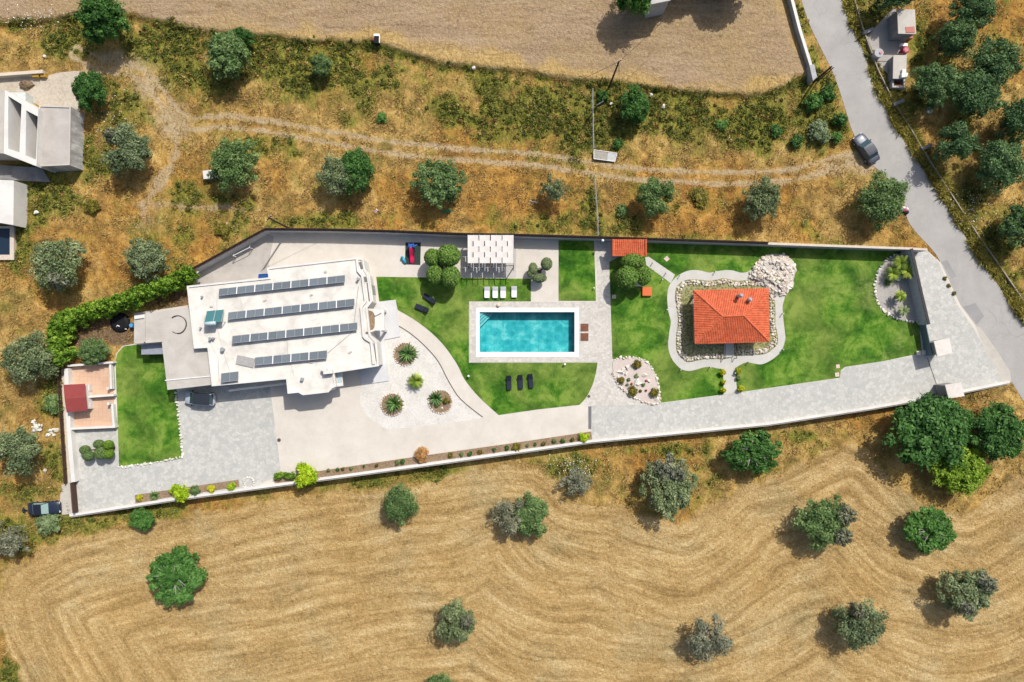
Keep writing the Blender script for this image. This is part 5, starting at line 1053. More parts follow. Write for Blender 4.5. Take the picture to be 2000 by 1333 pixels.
mnd = B(); sk = PL(smooth(ROCKERY, True, 3)); cm = Vector(P(1512, 535)); mnd.prism(sk, 0, .55, top=[tuple(cm+(Vector(q)-cm)*.7) for q in sk]).obj('mound_core', ROCK[2], rk)
n = 0
while n < 285:
    x, y = R.uniform(1460, 1556), R.uniform(494, 580)
    if not inside(ROCKERY, np.array([x]), np.array([y]))[0]: continue
    dd = float(dline(ROCKERY, np.array([x]), np.array([y]), True)[0]); hgt = min(.75, .12+dd*.035)
    if math.hypot(x-1507, y-521) < 7: hgt *= .5
    stone(rk, x, y, hgt, R.uniform(.28, .46)); n += 1
stones('lawn_edging', 'row of rounded white stones edging the west lawn', 'stone edging', resample([(343, 768), (347, 800), (350, 830), (353, 850), (357, 893), (300, 905), (232, 913)], 6.3), .26, .1, ROCKW)
stones('bed_edging', 'curved row of white stones edging the crescent bed', 'stone edging', resample(smooth([(1765, 496), (1738, 503), (1718, 527), (1709, 555), (1711, 580), (1722, 602), (1742, 618), (1765, 627), (1790, 628)]), 6.5), .28, .12, ROCKW)
stones('rock_garden_edging', 'ring of cream stones edging the rock garden', 'stone edging', resample([tuple(p) for p in RG[:44]], 6), .24, .12, [ROCK[0], ROCK[1], ROCK[3]])
for i, (x, y, s) in enumerate(sorted(((1212, 727, .5), (1218, 722, .35), (1225, 718, .4), (1243, 745, .5), (1247, 750, .45), (1259, 733, .4), (1207, 735, .3), (1268, 745, .3), (1283, 780, .4), (1222, 731, .3)))):
    g_ = thing('boulder', '%s pale boulder from the left inside the rock garden' % ORD[i], 'boulder', (*P(x, y), .1), 0, 'boulders inside the rock garden'); stone(g_, x, y, .2, s, [ROCK[0], ROCKW[0], ROCKW[1]])
for x, y, r, l in ((791, 692, 22, 'northern'), (766, 791, 22, 'western'), (860, 785, 23, 'eastern')):
    cpts = [(x+r*math.cos(a), y+r*math.sin(a)) for a in np.linspace(0, 2*math.pi, 25)[:-1]]; c = P(x, y); o = thing('round_bed', '%s round stone edged bed in the white gravel' % l, 'flower bed', (c[0], c[1], 0)); B().prism(PL(cpts), 0, .1).obj('soil', SOIL, o)
    for q in resample(cpts, 5, True): stone(o, q[0], q[1], .1, .2, [ROCK[3], ROCK[0], ROCK[2]])
    for k_ in range(4): stone(o, x+R.uniform(-.6, .6)*r, y+R.uniform(-.6, .6)*r, .12, .22, ROCKW)
for x, y, n_, l in ((70, 835, 34, 'heap of white stones beside the olive west of the fence'), (101, 843, 10, 'small heap of pale stones right of the white stone heap')):
    c = P(x, y); o = thing('stone_heap', l, 'stones', (c[0], c[1], gz(x, y)))
    for k_ in range(n_): stone(o, x+R.gauss(0, 6 if n_ > 20 else 4), y+R.gauss(0, 5), gz(x, y)+.15+R.uniform(0, .2), R.uniform(.2, .35), ROCKW)
for i, (x, y, s, l) in enumerate(((87, 111, .4, 'single white stone in weeds above the building yard'), (87, 920, .4, 'pale boulder in grass left of the timber fence'), (1272, 186, .4, 'white block in weeds right of the dark round tree'), (1295, 209, .5, 'bigger white block right of the dark round tree'), (1193, 203, .35, 'white stone left of the dark round tree'), (70, 416, .5, 'pinkish boulder in the grass below the concrete terrace'), (1815, 215, .6, 'pale boulder under the grove trees'), (925, 133, .35, 'white stone on the bank below the ploughed field'), (973, 597, .38, 'tan rough stone on the pool surround'))):
    g_ = thing('boulder', l, 'boulder', (*P(x, y), gz(x, y) if y < 590 or x < 120 else .08)); stone(g_, x, y, max(gz(x, y), 0)+.2, s, [ROCK[3]] if 'tan' in l else ROCKW)

# ------------------------------------------------------------------ weeds and dry grass: uncountable
def scatter(n, dens, seed):
    rg = np.random.default_rng(seed); out = []; got = 0
    while got < n:
        x = rg.uniform(-120, 2120, 300000); y = rg.uniform(-100, 1430, 300000); d = look(dens, x, y); k_ = rg.random(300000) < d; out.append(np.stack([x[k_], y[k_]], 1)); got += k_.sum()
    return np.concatenate(out)[:n]
free = (~in_comp | (bs > 2)) & (d_road > 2) & ~inside([(-90, 140), (165, 140), (165, 360), (35, 360), (35, 512), (-90, 512)]) & ~inside([(1690, 72), (1750, 10), (1792, 12), (1792, 70), (1775, 175), (1740, 175)])
free &= ~(inside(SOUTH_WALL+[(1972, 742), (136, 1003)]) | (dline(SOUTH_WALL) < 5) | (dline(NORTH_WALL) < 4))
free &= ~inside([(262, 610), (372, 596), (372, 680), (330, 765), (262, 680)])
clump = sstep(.35, .7, vnoise(16, 51)*.6+vnoise(6, 52)*.4)
dw = free*np.clip((1-m_st)*(1-m_pl)*(1-rut*.9)*(.25+.75*clump)*(.4+.6*green), 0, 1)
def blades(n, dens, seed, hmin, hmax, wid, flat, zoff=0):
    pts = scatter(n, dens, seed); rg = np.random.default_rng(seed+1); zz = look(z, pts[:, 0], pts[:, 1]); kk = S*(H-zz)/H
    p = np.stack([(pts[:, 0]-1000)*kk, -(pts[:, 1]-666.5)*kk, zz-.03], 1); a = rg.uniform(0, 6.283, n); h = rg.uniform(hmin, hmax, n)*(.5+look(clump, pts[:, 0], pts[:, 1])); tl = rg.uniform(flat[0], flat[1], n)
    d = np.stack([np.cos(a)*np.sin(tl), np.sin(a)*np.sin(tl), np.cos(tl)], 1); sd_ = np.stack([-np.sin(a), np.cos(a), 0*a], 1)*(wid*rg.uniform(.5, 1.5, n))[:, None]
    V_ = np.stack([p-sd_*.4, p+sd_*.4, p+d*(h*.6)[:, None]+sd_*.7, p+d*h[:, None]], 1).reshape(-1, 3); F_ = np.arange(4*n).reshape(n, 4)
    gg = np.clip(look(green, pts[:, 0], pts[:, 1])*1.2-.08+rg.normal(size=n)*.2, 0, 1); return V_, F_, np.repeat(rg.random(n), 4), np.repeat(gg, 4)
t = NT('weed_blades', .85, .15); a_ = t.attr('lc'); g_ = t.attr('gr')
t.col(t.mix(t.ramp(g_, [(.35, 0.), (.6, 1.)]), t.ramp(a_, [(0, lin(140, 108, 58)), (.5, lin(184, 146, 82)), (1, lin(212, 184, 124))]), t.ramp(a_, [(0, lin(66, 80, 34)), (.5, lin(116, 124, 54)), (1, lin(170, 168, 84))]))); WEEDM = t.done()
t = NT('verge_blades', .85, .15); t.col(t.ramp(t.attr('lc'), [(0, lin(96, 98, 36)), (.5, lin(158, 148, 60)), (1, lin(208, 190, 110))])); VERGEM = t.done()
def stuff(name, label, V_, F_, lc, gg, mat):
    me = np_mesh(name, V_, F_, {'lc': lc, 'gr': gg}); me.materials.append(mat); o = bpy.data.objects.new(name, me); COL.objects.link(o); tag(o, label, 'grass', kind='stuff')
stuff('weeds', 'dry and green weeds covering the rough ground', *blades(190000, dw, 200, .15, .42, .07, (.3, 1.25)), WEEDM)
ds = free*np.clip(m_st*(.35+.65*vnoise(20, 55)), 0, 1)
stuff('stubble', 'straw stubble lying on the mown field', *blades(110000, ds, 210, .08, .22, .05, (.8, 1.45)), WEEDM)
verge = free*((dline(ROAD_R) < 28) & ~in_road).astype(float)*(.4+.6*clump)
stuff('verge_grass', 'long yellow green grass on the far verge of the road', *blades(34000, verge, 220, .35, .85, .09, (.5, 1.35)), VERGEM)

# knee-high scrub clumps on the banks
ns = 3000; pts = scatter(ns, free*np.clip((green-.45)*1.6, 0, 1)*(1-m_st)*(1-m_pl)*(1-rut), 230); rg = np.random.default_rng(231)
zz = look(z, pts[:, 0], pts[:, 1]); kk = S*(H-zz)/H; cen = np.stack([(pts[:, 0]-1000)*kk, -(pts[:, 1]-666.5)*kk, zz], 1); rad = rg.uniform(.2, .6, ns)*rg.uniform(.6, 1.3, ns)
q = rg.normal(size=(ns, 34, 3)); q /= np.linalg.norm(q, axis=2, keepdims=True); q[:, :, 2] = abs(q[:, :, 2]); pp_ = cen[:, None, :]+q*(rad[:, None]*rg.uniform(.5, 1, (ns, 34)))[:, :, None]*np.array([1, 1, .8])
V_, F_ = leaf_quads(pp_.reshape(-1, 3), (q+rg.normal(size=q.shape)*.5).reshape(-1, 3), .15, rg)
tone = np.repeat(np.clip(rg.normal(.4, .22, ns), 0, 1), 34); lc_ = np.clip(tone+rg.normal(size=ns*34)*.14, 0, 1); gg_ = np.repeat(np.clip(rg.normal(.75, .25, ns), 0, 1), 34)
stuff('scrub', 'knee high green scrub on the weedy banks', V_, F_, np.repeat(lc_, 4), np.repeat(gg_, 4), WEEDM)
fl = blobs([(1115, 905, 35, 10, 1), (1125, 920, 30, 12, .8), (1000, 890, 30, 6, .3), (215, 225, 30, 30, .25), (445, 450, 12, 10, .5), (1900, 420, 40, 40, .35), (70, 40, 60, 20, .3)])*free
pts = scatter(420, fl, 240); zz = look(z, pts[:, 0], pts[:, 1]); kk = S*(H-zz)/H; cen = np.stack([(pts[:, 0]-1000)*kk, -(pts[:, 1]-666.5)*kk, zz+.45], 1)
V_, F_ = leaf_quads(cen, np.tile([0, 0, 1.], (420, 1))+rg.normal(size=(420, 3))*.3, .12, rg, 1.0); me = np_mesh('wild_flowers', V_, F_); me.materials.append(WPLAS); o = bpy.data.objects.new('wild_flowers', me); COL.objects.link(o); tag(o, 'tiny white wild flowers among the weeds', 'flowers', kind='stuff')
# ------------------------------------------------------------------ cars
TYRE = BLACK; RIM = ALU; GLASSD = m_glass('car_glass', (58, 84, 92), .06); LAMP = m_glass('lamp_glass', (225, 225, 225), .15); TAIL = colm('tail_lamp', 150, 30, 30)
def car(label, x, y, heading, L, Wd, Ht, paint, roofm, hood, boot, glass=GLASSD):
    c = P(x, y, .6); o = thing('parked_car', label, 'car', (c[0], c[1], 0 if y > 400 else .02), heading)
    hw = Wd/2; zb = Ht*.58
    st = [(-1, .70, .55, .62), (-.97, .86, .6, .85), (-.9, .95, .66, .96), (-.7, 1, .7, 1.0), (-.3, 1, .7, 1.0), (0, 1, .7, 1), (.3, 1, .7, 1.0), (.45, 1, .7, .98), (.7, .99, .66, .88), (.88, .94, .6, .8), (.96, .84, .55, .7), (1, .66, .5, .55)]
    b = B(); rings = []
    for f, wf, mid, tf in st:
        X = f*L/2; w_ = hw*wf; zt = zb*tf; rings.append([(X, -w_*.93, .22), (X, -w_, zb*mid*.8), (X, -w_*.97, zt-.07), (X, -w_*.84, zt), (X, -w_*.4, zt+.03), (X, 0, zt+.04), (X, w_*.4, zt+.03), (X, w_*.84, zt), (X, w_*.97, zt-.07), (X, w_, zb*mid*.8), (X, w_*.93, .22)])
    n = len(rings[0]); vs = [p for r in rings for p in r]; fs = []
    for i in range(len(rings)-1):
        for k_ in range(n-1): q = i*n+k_; fs.append((q, q+n, q+n+1, q+1))
    fs += [tuple(range(n)), tuple(reversed(range((len(rings)-1)*n, len(rings)*n)))]
    b.add(vs, fs).obj('body', paint, o, True, False)
    xf, xr = L/2-hood, -L/2+boot; xf2, xr2 = xf-.75, xr+.55 if boot > .5 else xr+.28; w0, w1 = hw*.9, hw*.76; z0_, z1_ = zb*.99, Ht-.05
    def gl(a, b_, c_, d_, nm, m, th=.02):
        vs_ = [Vector(v) for v in (a, b_, c_, d_)]; nn = (vs_[1]-vs_[0]).cross(vs_[3]-vs_[0]).normalized(); B().add([v+nn*th for v in vs_]+[v-nn*.03 for v in vs_], [(0, 1, 2, 3), (0, 3, 7, 4), (1, 0, 4, 5), (2, 1, 5, 6), (3, 2, 6, 7)]).obj(nm, m, o, False, False)
    cab = [(xf, -w0, z0_), (xf, w0, z0_), (xr, w0, z0_), (xr, -w0, z0_), (xf2, -w1, z1_), (xf2, w1, z1_), (xr2, w1, z1_), (xr2, -w1, z1_)]
    B().add(cab, [(0, 1, 5, 4), (1, 2, 6, 5), (2, 3, 7, 6), (3, 0, 4, 7), (4, 5, 6, 7)]).obj('cabin', paint, o, False, False)
    V3 = [Vector(v) for v in cab]
    def sub(i, j, k_, l, u0=.05, u1=.95, v0=.06, v1=.95):
        f = lambda u, v: V3[i].lerp(V3[j], u).lerp(V3[l].lerp(V3[k_], u), v); return f(u0, v0), f(u1, v0), f(u1, v1), f(u0, v1)
    gl(*sub(0, 1, 5, 4), 'windscreen', glass); gl(*sub(2, 3, 7, 6), 'rear_window', glass); gl(*sub(1, 2, 6, 5, .06, .93, .1, .88), 'side_window', glass); gl(*sub(3, 0, 4, 7, .07, .94, .1, .88), 'side_window', glass)
    rg = []; m_ = 8
    for i in range(m_+1):
        f = i/m_; X = xr2-.06+(xf2-xr2+.12)*f; k_ = 1-.06*abs(2*f-1)**3
        for j in range(7): g_ = j/6*2-1; rg.append((X, g_*(w1+.05)*k_, z1_+.045-.025*abs(g_)**3-.02*abs(2*f-1)**4))
    fs = [(i*7+j, (i+1)*7+j, (i+1)*7+j+1, i*7+j+1) for i in range(m_) for j in range(6)]; B().add(rg, fs).obj('roof', roofm, o, True, False)
    for sx in (1, -1):
        for sy in (1, -1):
            X, Y = sx*L*.31, sy*(hw-.1); wh = B().tube([(X, Y-.11, .32), (X, Y+.11, .32)], .33, 14).obj('wheel', TYRE, o, False, False); B().tube([(X, Y-.125, .32), (X, Y+.125, .32)], .2, 10).obj('rim', RIM, wh, False, False)
        for sy in (1, -1): B().box((sx*(L/2-.09), sy*hw*.62, zb*.62 if sx > 0 else zb*.72), (.14, .34, .14), sx*sy*-.35).obj('headlight' if sx > 0 else 'tail_light', LAMP if sx > 0 else TAIL, o, False, False)
    for sy in (1, -1): B().ell((xf-.35, sy*(hw+.07), zb+.05), (.09, .13, .08), 8, 6).obj('wing_mirror', BLACK, o, True, False)
    return o
car('silver compact car with black roof parked beside the carport', 390.5, 778.5, math.pi-.07, 4.2, 1.85, 1.58, m_paint('silver_paint', (204, 210, 222)), simple('black_roof', lin(52, 58, 68), .4), .85, .12)
c3 = car('navy blue saloon parked outside the west gate', 86, 993, .06, 4.35, 1.78, 1.45, m_paint('navy_paint', (44, 54, 74)), m_paint('navy_roof', (36, 42, 56)), 1.35, .75, m_glass('bright_glass', (150, 178, 172), .1))
c = P(49, 997, .4); rz_ = thing('tow_frame', 'small dark tow frame behind the navy saloon', 'tow frame', (c[0], c[1], .2)); B().tube([(c[0]-.3, c[1]-.35, .3), (c[0]-.35, c[1], .35), (c[0]-.3, c[1]+.35, .3)], .07).tube([(c[0]-.35, c[1], .35), (c[0]+.7, c[1], .4)], .06).obj('bar', BLACK, rz_); B().box((c[0]-.2, c[1], .4), (.35, .45, .12)).obj('plate', NAVY, rz_)
car('dark grey saloon parked where the dirt track meets the road', 1692, 291, math.radians(124), 4.5, 1.8, 1.45, m_paint('grey_paint', (86, 92, 106)), m_paint('grey_roof', (58, 66, 78)), 1.2, .7)

# ------------------------------------------------------------------ sun loungers
def lounger(x, y, rz, w_, l_, m1, m2, fm, label, group):
    c = P(x, y, .35); o = thing('sun_lounger', label, 'sun lounger', (c[0], c[1], .06), rz, group)
    B().box((0, 0, .24), (w_*.96, l_, .05)).obj('frame', fm, o, False, False)
    for sx in (-1, 1):
        for sy in (-1, 1): B().box((sx*w_*.4, sy*l_*.4, .11), (.06, .06, .22)).obj('leg', fm, o, False, False)
    hl_ = l_*.36; b = B(); pr_ = []
    for s_ in range(9):
        f = s_/8; yy = -l_/2+l_*f; zz = .3+(max(0, f-.62)*l_*.62); k_ = (1 if .06 < f < .94 else .84)*(.92 if f > .75 else 1); pr_.append([(-w_/2*k_, yy, zz), (-w_/2*k_*.9, yy, zz+.07), (w_/2*k_*.9, yy, zz+.07), (w_/2*k_, yy, zz), (0, yy, zz-.04)])
    vs_ = [p for r in pr_ for p in r]; fs = []
    for i in range(8):
        for k_ in range(5): q = i*5; fs.append((q+k_, q+(k_+1) % 5, q+5+(k_+1) % 5, q+5+k_))
    fs += [(4, 3, 2, 1, 0), tuple(range(40, 45))]; b.add(vs_, fs).obj('mattress', m1, o, False, False)
    B().box((0, l_*.3, .3+.3*l_*.3+.05), (w_*.8, l_*.14, .09), mat=Matrix.Rotation(.5, 4, 'X')).obj('pillow', m2, o, False, False)
PILW = simple('grey_white_pad', lin(226, 228, 232), .7)
for i, (x, y) in enumerate(((951, 571.5), (967, 571.5), (982.5, 571.5), (1004, 570.5))): lounger(x, y, 0, .78, 1.55, WPLAS, PILW, WPLAS, 'white sun lounger on the lawn north of the pool, %s from the left' % ('first', 'second', 'third', 'fourth')[i], 'white loungers by the pool')
for i, (x, y, r) in enumerate(((994, 748, .02), (1016.5, 746.5, .05), (1036.5, 744.5, .09))): lounger(x, y, r, .68, 1.95, NAVY, BLUEP, BLACK, 'navy sun lounger on the lawn south of the pool, %s of three' % ('left', 'middle', 'right')[i], 'navy loungers south of the pool')
lounger(839, 584, -2.15, .7, 1.95, NAVY, BLUEP, BLACK, 'navy sun lounger in the shadow of the four lobed tree', 'navy loungers west of the pool'); lounger(824, 602.5, -1.95, .7, 1.95, NAVY, BLUEP, BLACK, 'navy sun lounger in sun just below the tree shadow', 'navy loungers west of the pool')
for y, l in ((640, 'upper'), (658.5, 'lower')):
    c = P(1141.5, y); o = thing('wooden_grate', '%s brown wooden grate at the east end of the pool' % l, 'grate', (c[0], c[1], .08))
    B().box((c[0], c[1], .1), (1.08, 1.05, .03)).obj('frame', BROWNW, o)
    for k_ in range(6): B().box((c[0], c[1]-.44+.175*k_, .14), (1.06, .15, .04)).obj('slat', WOOD, o)
# play equipment
c = P(806, 496); o = thing('toy_slide', 'pink toy slide with blue ladder on the play mat', 'slide', (c[0], c[1], .05)); PINK = colm('pink_plastic', 226, 40, 100, .4); BLU = colm('blue_plastic', 60, 110, 200, .4)
b = B(); pr_ = []
for s_ in range(9):
    f = s_/8; yy = c[1]+.7-2.0*f; zz = .1+1.0*(1-f)**1.3+.08*math.sin(f*9); pr_.append([(c[0]-.3, yy, zz+.2), (c[0]-.22, yy, zz), (c[0]+.22, yy, zz), (c[0]+.3, yy, zz+.2)])
vs_ = [p for r in pr_ for p in r]; b.add(vs_, [(i*4+k_, i*4+k_+1, i*4+5+k_, i*4+4+k_) for i in range(8) for k_ in range(3)]).obj('chute', PINK, o)
B().box((c[0], c[1]+.95, 1.05), (.7, .5, .08)).box((c[0]-.3, c[1]+1.0, .8), (.08, .5, 1.5)).box((c[0]+.3, c[1]+1.0, .8), (.08, .5, 1.5)).obj('platform', BLU, o)
for k_ in range(4): B().box((c[0], c[1]+1.2, .2+.22*k_), (.6, .06, .06)).obj('rung', BLU, o)
B().box((c[0]+.55, c[1]+1.0, 1.1), (.5, .14, .14), .3).obj('handle', BLU, o)
c = P(789, 508); o = thing('toy_rocker', 'turquoise rocking toy at the edge of the play mat', 'toy', (c[0], c[1], .05)); CYN = colm('turquoise_plastic', 40, 170, 200, .4)
B().ell((c[0], c[1], .3), (.22, .62, .26), 12, 8, .55).obj('seat', CYN, o, True); B().ell((c[0]-.2, c[1]+.3, .5), (.16, .2, .18), 10, 7).obj('head', CYN, o, True); B().tube([(c[0]+.3, c[1]-.6, .08), (c[0]-.3, c[1]+.5, .05)], .06).obj('runner', BLU, o)
# goal frame, blue tub, paddling items
g1, g2 = P(455, 500, 1.4), P(487, 484, 1.4); o = thing('goal_frame', 'white tube goal frame in the shade of the angled wall', 'goal', (g1[0], g1[1], .03)); nx_ = Vector((g2[1]-g1[1], g1[0]-g2[0])).normalized()*-.8
for q in (g1, g2): B().tube([(q[0], q[1], .05), (q[0], q[1], 1.4)], .05).tube([(q[0], q[1], 1.38), (q[0]+nx_.x, q[1]+nx_.y, .06)], .04).obj('post', WPLAS, o)
B().tube([(*g1, 1.4), (*g2, 1.4)], .05).obj('crossbar', WPLAS, o); B().tube([(g1[0]+nx_.x, g1[1]+nx_.y, .07), (g2[0]+nx_.x, g2[1]+nx_.y, .07)], .04).obj('ground_bar', WPLAS, o)
c = P(514.5, 539, .5); q = [(c[0]-.72, c[1]-.3), (c[0]+.7, c[1]-.2), (c[0]+.72, c[1]+.3), (c[0]-.68, c[1]+.22)]; tag(B().prism(q, .05, .5, [inset(q, .06)]).sheet(inset(q, .05), .4).obj('plastic_tub', colm('deep_blue_plastic', 30, 92, 170, .4)), 'deep blue plastic tub against the villa wall', 'tub')
c = P(256, 636, .9); o = thing('water_barrel', 'bright blue barrel beside the carport corner', 'barrel', (c[0], c[1], 0)); B().tube([(c[0], c[1], 0), (c[0], c[1], .1), (c[0], c[1], .8), (c[0], c[1], .88)], [.3, .34, .34, .3], 14).obj('barrel_body', colm('barrel_blue', 24, 90, 160, .4), o); B().cyl((c[0], c[1], .88), .27, .05, 14).obj('lid', colm('lid_blue', 90, 170, 225, .4), o)
c = P(232, 630, .5); tag(B().tube([(c[0], c[1], 0), (c[0], c[1], .35), (c[0], c[1], .55)], [1.35, 1.3, .9], 20).obj('black_tank', BLACK), 'low round black tank in the shade of the hedge', 'tank')
c = P(233, 641, .5); tag(B().tube([(c[0]-.7, c[1]-.1, .3), (c[0]-.2, c[1]+.35, .6), (c[0]+.3, c[1]+.1, .4), (c[0]+.9, c[1]-.2, .3)], .08, 6).obj('white_pipe', WPLAS), 'bent white pipe lying on the black tank', 'pipe')
# orange lid, stepping tiles, drains, garden lamps
tag(B().prism(PL([(1255, 561), (1273, 561), (1273, 578), (1255, 578)], .5), .05, .5).obj('well_cover', colm('orange_tile_cover', 232, 118, 62, .7)), 'square orange well cover on the pond lawn', 'well cover')
for x, y, s, r, l in ((1302, 506, .6, .7, 'pale diamond tile set in the lawn north of the pond path'), (1199, 580, .55, 0, 'small tan tile set in the shaded lawn edge'), (1636, 716, .5, .1, 'upper pale tile at the driveway lawn corner'), (1634.5, 732, .55, .1, 'lower pale tile at the driveway lawn corner')): c = P(x, y); tag(B().box((c[0], c[1], .065), (s, s, .05), r).obj('paving_tile', ROCK[3]), l, 'tile')
tag(B().prism(PL([(1149, 794), (1155, 794), (1155, 839), (1149, 838)]), .03, .045).obj('drain_grate', simple('dark_grate', lin(120, 122, 124), .6)), 'long dark drain grate across the end of the concrete drive', 'drain')
for x, y, l in ((1150, 774.5, 'small square drain cover beside the pool lawn tip'), (545, 860, 'round drain cover on the concrete court edge')): c = P(x, y); tag(B().cyl((c[0], c[1], .03), .26, .015, 4 if 'square' in l else 16).obj('drain_cover', RUST), l, 'drain cover')
GLOBE = simple('white_globe', lin(250, 250, 250), .3, .4, var=.02)
def lamp(x, y, h, r, label, g=None):
    c = P(x, y, h); o = thing('garden_lamp', label, 'lamp', (c[0], c[1], .05), 0, g); B().cyl((c[0], c[1], .03), .05, h-.03, 8).obj('post', GALV, o); B().ell((c[0], c[1], h+r*.6), (r, r, r), 12, 8).obj('globe', GLOBE, o, True)
lamp(915, 735, .45, .17, 'white globe lamp on the pool lawn near the gravel path'); lamp(1103, 712, .45, .17, 'white globe lamp on the lawn just south of the pool'); lamp(1177, 470.5, 2.2, .2, 'tall white globe lamp by the north wall steps'); lamp(1160, 563, .4, .12, 'small globe lamp at the corner of the small lawn')
for x, y, l in ((1276, 513, 'at the store end of the diagonal path'), (1302, 533, 'on the north side of the diagonal path'), (1294, 546, 'on the south side of the diagonal path'), (1329, 538, 'at the north west bend of the pond path'), (1398, 531, 'north of the pond, in the scallop of the path'), (1303, 605, 'on the west side of the pond path, upper one'), (1530, 613, 'on the east side of the pond path below the rockery'), (1530, 683, 'at the south east bend of the pond path'), (1463, 708, 'south of the pond, right of the bridge path'), (1330, 723, 'at the south west bend of the pond path'), (1388, 718, 'south of the pond, left of the bridge path'), (1305, 668, 'on the west side of the pond path, lower one'), (1436, 729, 'between the two shrubs right of the bridge path')):
    c = P(x, y, .6); o = thing('path_light', 'slim bollard light '+l, 'path light', (c[0], c[1], .06), 0, 'bollard lights along the pond paths'); B().cyl((c[0], c[1], .05), .05, .6, 8).obj('post', RUST, o); B().cyl((c[0], c[1], .65), .1, .06, 8).obj('cap', ALU, o)
for x, y, l in ((1846, 544, 'uppermost'), (1854, 558, 'middle'), (1864, 573, 'lowest')):
    shrub(x, y, 4.5, .3, L_OB, l+' dry tuft at the edge of the entrance apron', 'tufts along the entrance apron', 'grass_tuft', .03, cat='plant')
c = P(486, 943); o = thing('stone_circle', 'small round stone well ring by the south wall', 'well ring', (c[0], c[1], 0))
for a in np.linspace(0, 6.283, 15)[:-1]: put('stone', R.choice(STN), o, (.72*math.cos(a), .72*math.sin(a), .1), (0, 0, a), (.2, .2, .14), R.choice(ROCKW))
# oddments in the fields
c = P(410, 341, .9); o = thing('meter_cabinet', 'small white cabinet beside the olive tree north of the hedge', 'cabinet', (c[0], c[1], 0)); B().box((c[0], c[1], .45), (1.7, 1.0, .9), .1).obj('cabinet_body', WALLG, o); B().box((c[0], c[1], .93), (1.85, 1.15, .06), .1).obj('lid', WALLW, o)
c = P(870, 414, .2); zz = gz(870, 414); tag(B().prism([(c[0]-.8, c[1]-.25), (c[0]+.7, c[1]-.05), (c[0]+.8, c[1]+.35), (c[0]-.1, c[1]+.3)], zz, zz+.16).obj('green_tarp', colm('green_sheet', 52, 120, 82)), 'crumpled green sheet under the full round olive', 'tarp')
c = P(736, 412); zz = gz(736, 412)+.12; tag(B().add([(c[0]-.35, c[1]-.1, zz), (c[0]-.1, c[1]+.1, zz+.08), (c[0]+.05, c[1]+.4, zz), (c[0]+.15, c[1]+.05, zz+.08), (c[0]+.4, c[1]-.05, zz), (c[0]+.05, c[1]-.15, zz+.05), (c[0]-.1, c[1]-.4, zz)], [(0, 6, 5, 1), (1, 5, 3), (1, 3, 2), (3, 5, 4)]).obj('litter_sheet', colm('pale_pink_sheet', 232, 206, 208)), 'pale pink scrap of sheet in dry grass outside the north wall', 'litter')
c = P(1042, 396); zz = gz(1042, 396)+.15; tag(B().tube([(c[0]-.5, c[1]+.15, zz), (c[0]-.35, c[1]+.3, zz), (c[0]-.2, c[1]+.05, zz), (c[0]+.2, c[1]+.1, zz), (c[0]+.45, c[1]-.15, zz), (c[0]+.5, c[1]+.1, zz)], .05, 5).obj('white_hose', WPLAS), 'short curl of white hose left of the small grey olive', 'hose')
c = P(738, 82, .5); zz = gz(738, 82); o = thing('rubbish_bin', 'dark bin with white trim and red bag on the field bank', 'bin', (c[0], c[1], zz)); B().box((c[0], c[1], zz+.4), (.7, 1.1, .8)).obj('bin_body', BLACK, o); B().box((c[0], c[1]+.55, zz+.84), (.8, .3, .08)).box((c[0]+.4, c[1], zz+.84), (.12, 1.1, .06)).obj('trim', WPLAS, o); B().ell((c[0]-.5, c[1]+.15, zz+.3), (.25, .3, .3), 9, 7, 0, .3).obj('bag', colm('faded_red', 200, 110, 110), o)
c = P(1768, 411, .3); zz = .02; o = thing('rubbish_bags', 'heap of pink and grey rubbish bags at the road edge', 'rubbish', (c[0], c[1], zz))
for dx, dy, s, m in ((0, 0, .32, colm('dusky_pink', 170, 90, 100)), (.35, .2, .25, WPLAS), (-.4, .1, .28, BLUEM), (.3, -.3, .3, NAVY), (-.1, .35, .22, WPLAS)): B().ell((c[0]+dx, c[1]+dy, s*.7), (s, s*.8, s*.7), 9, 7, dx*3, .3).obj('bag', m, o)
# ------------------------------------------------------------------ poles, wires, field fence
def pole(bx, by, h, label, cross=True, r=.15):
    zz = max(0, gz(bx, by)); X, Y = P(bx, by, zz); o = thing('utility_pole', label, 'utility pole', (X, Y, zz)); B().tube([(X, Y, zz-.3), (X, Y, zz+h)], [r, r*.7], 8).obj('shaft', POLEW, o)
    if cross:
        B().box((X, Y, zz+h-.3), (1.1, .1, .1), .8).obj('crossarm', POLEW, o)
        for s_ in (-.45, 0, .45): B().cyl((X+s_*math.cos(.8), Y+s_*math.sin(.8), zz+h-.25), .05, .2, 6).obj('insulator', WPLAS, o)
    return (X, Y, zz+h-.1)
pa = pole(1190, 170, 8.6, 'tall dark wooden utility pole on the ploughed field edge'); pb = pole(1590, 160, 5.2, 'short wooden pole beside the white wall end', False, .17); pcx = pole(566, 447, 8.4, 'grey utility pole behind the north wall near the villa'); pb2 = pole(1598, 158, 4.6, 'thin brace pole next to the short roadside pole', False, .09)
def wire(a, b, sag, label, r=.02):
    a, b = Vector(a), Vector(b); pts = [a.lerp(b, i/16)-Vector((0, 0, sag*4*(i/16)*(1-i/16))) for i in range(17)]; tag(B().tube(pts, r, 4).obj('overhead_wire', BLACK if r < .024 else POLEW), label, 'wire')
wire(pa, pcx, 1.2, 'overhead wire from the tall pole across the dirt track to the villa', .026); wire(pa, (*P(1330, 8, 7), 7.5), .6, 'overhead wire from the tall pole towards the top edge', .026); wire(pb, (*P(1527, 470, 2.4), 2.4), .8, 'thin pale wire from the short roadside pole to the north wall', .023); wire(pa, (*P(1216, 300, 1.5), 1.2), .3, 'thin wire dropping from the tall pole to the fallen gate', .018)
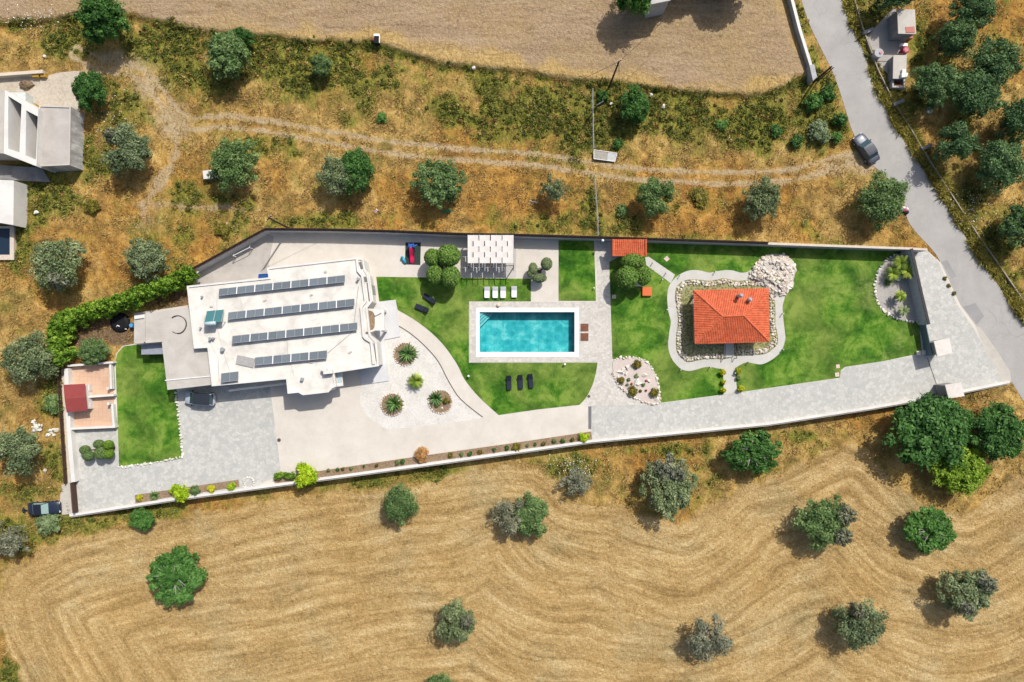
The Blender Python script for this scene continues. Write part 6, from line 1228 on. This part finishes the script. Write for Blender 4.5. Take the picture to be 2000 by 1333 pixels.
wire((*P(1785, 18, 3.0), 3.0), (*P(1815, -12, 5), 5.2), .2, 'cable from the block shed roof to the top edge', .02)
def wfence(pl, label):
    c = P(*pl[0]); o = thing('wire_fence', label, 'fence', (c[0], c[1], 0)); h = 1.5; W_ = []
    for x, y in pl: q = P(x, y, gz(x, y)+h); W_.append((q[0], q[1], gz(x, y)+h))
    B().tube(W_, .035, 5).obj('top_rail', GALV, o)
    for k_ in range(5): B().tube([(a, b, zz-.28*(k_+1)) for a, b, zz in W_], .008, 3).obj('strand', GALV, o)
    for a, b, zz in W_: B().tube([(a, b, zz-h-.1), (a, b, zz)], .04, 6).obj('post', GALV, o)
wfence([(1158, 173), (1158, 200), (1159, 228), (1159, 256), (1160, 290)], 'wire field fence with pale rail north of the dirt track'); wfence([(1162, 342), (1164, 372), (1166, 402), (1168, 432), (1168.5, 460)], 'wire field fence with pale rail between dirt track and north wall')
q = [Vector((*P(x, y, .3), zz)) for x, y, zz in ((1159.5, 294, .5), (1205, 300, .35), (1201, 316, .25), (1159.5, 311, .4))]; o = thing('fallen_gate', 'pale metal gate panel lying flat by the dirt track', 'gate', (q[3].x, q[3].y, 0))
B().add(q+[v-Vector((0, 0, .04)) for v in q], [(3, 2, 1, 0), (4, 5, 6, 7), (0, 1, 5, 4), (1, 2, 6, 5), (2, 3, 7, 6), (3, 0, 4, 7)]).obj('sheet', simple('weathered_sheet', lin(176, 172, 160), .7, var=.2), o)
for i in range(4): B().tube([q[i]+Vector((0, 0, .03)), q[(i+1) % 4]+Vector((0, 0, .03))], .05, 6).obj('frame_tube', WPLAS, o)
B().add([v+Vector((0, 0, .02)) for v in (q[0].lerp(q[1], .62), q[1], q[2], q[3].lerp(q[2], .62))], [(3, 2, 1, 0)]).obj('panel', simple('bright_sheet', lin(205, 206, 206), .5), o)
c = P(1171, 205); zz = gz(1171, 205)+.6; tag(B().tube([(c[0]-.5, c[1]-.25, zz), (c[0]+.5, c[1]+.3, zz+.2)], .08, 6).obj('loose_plank', WALLG), 'loose grey plank beside the wire fence', 'plank')
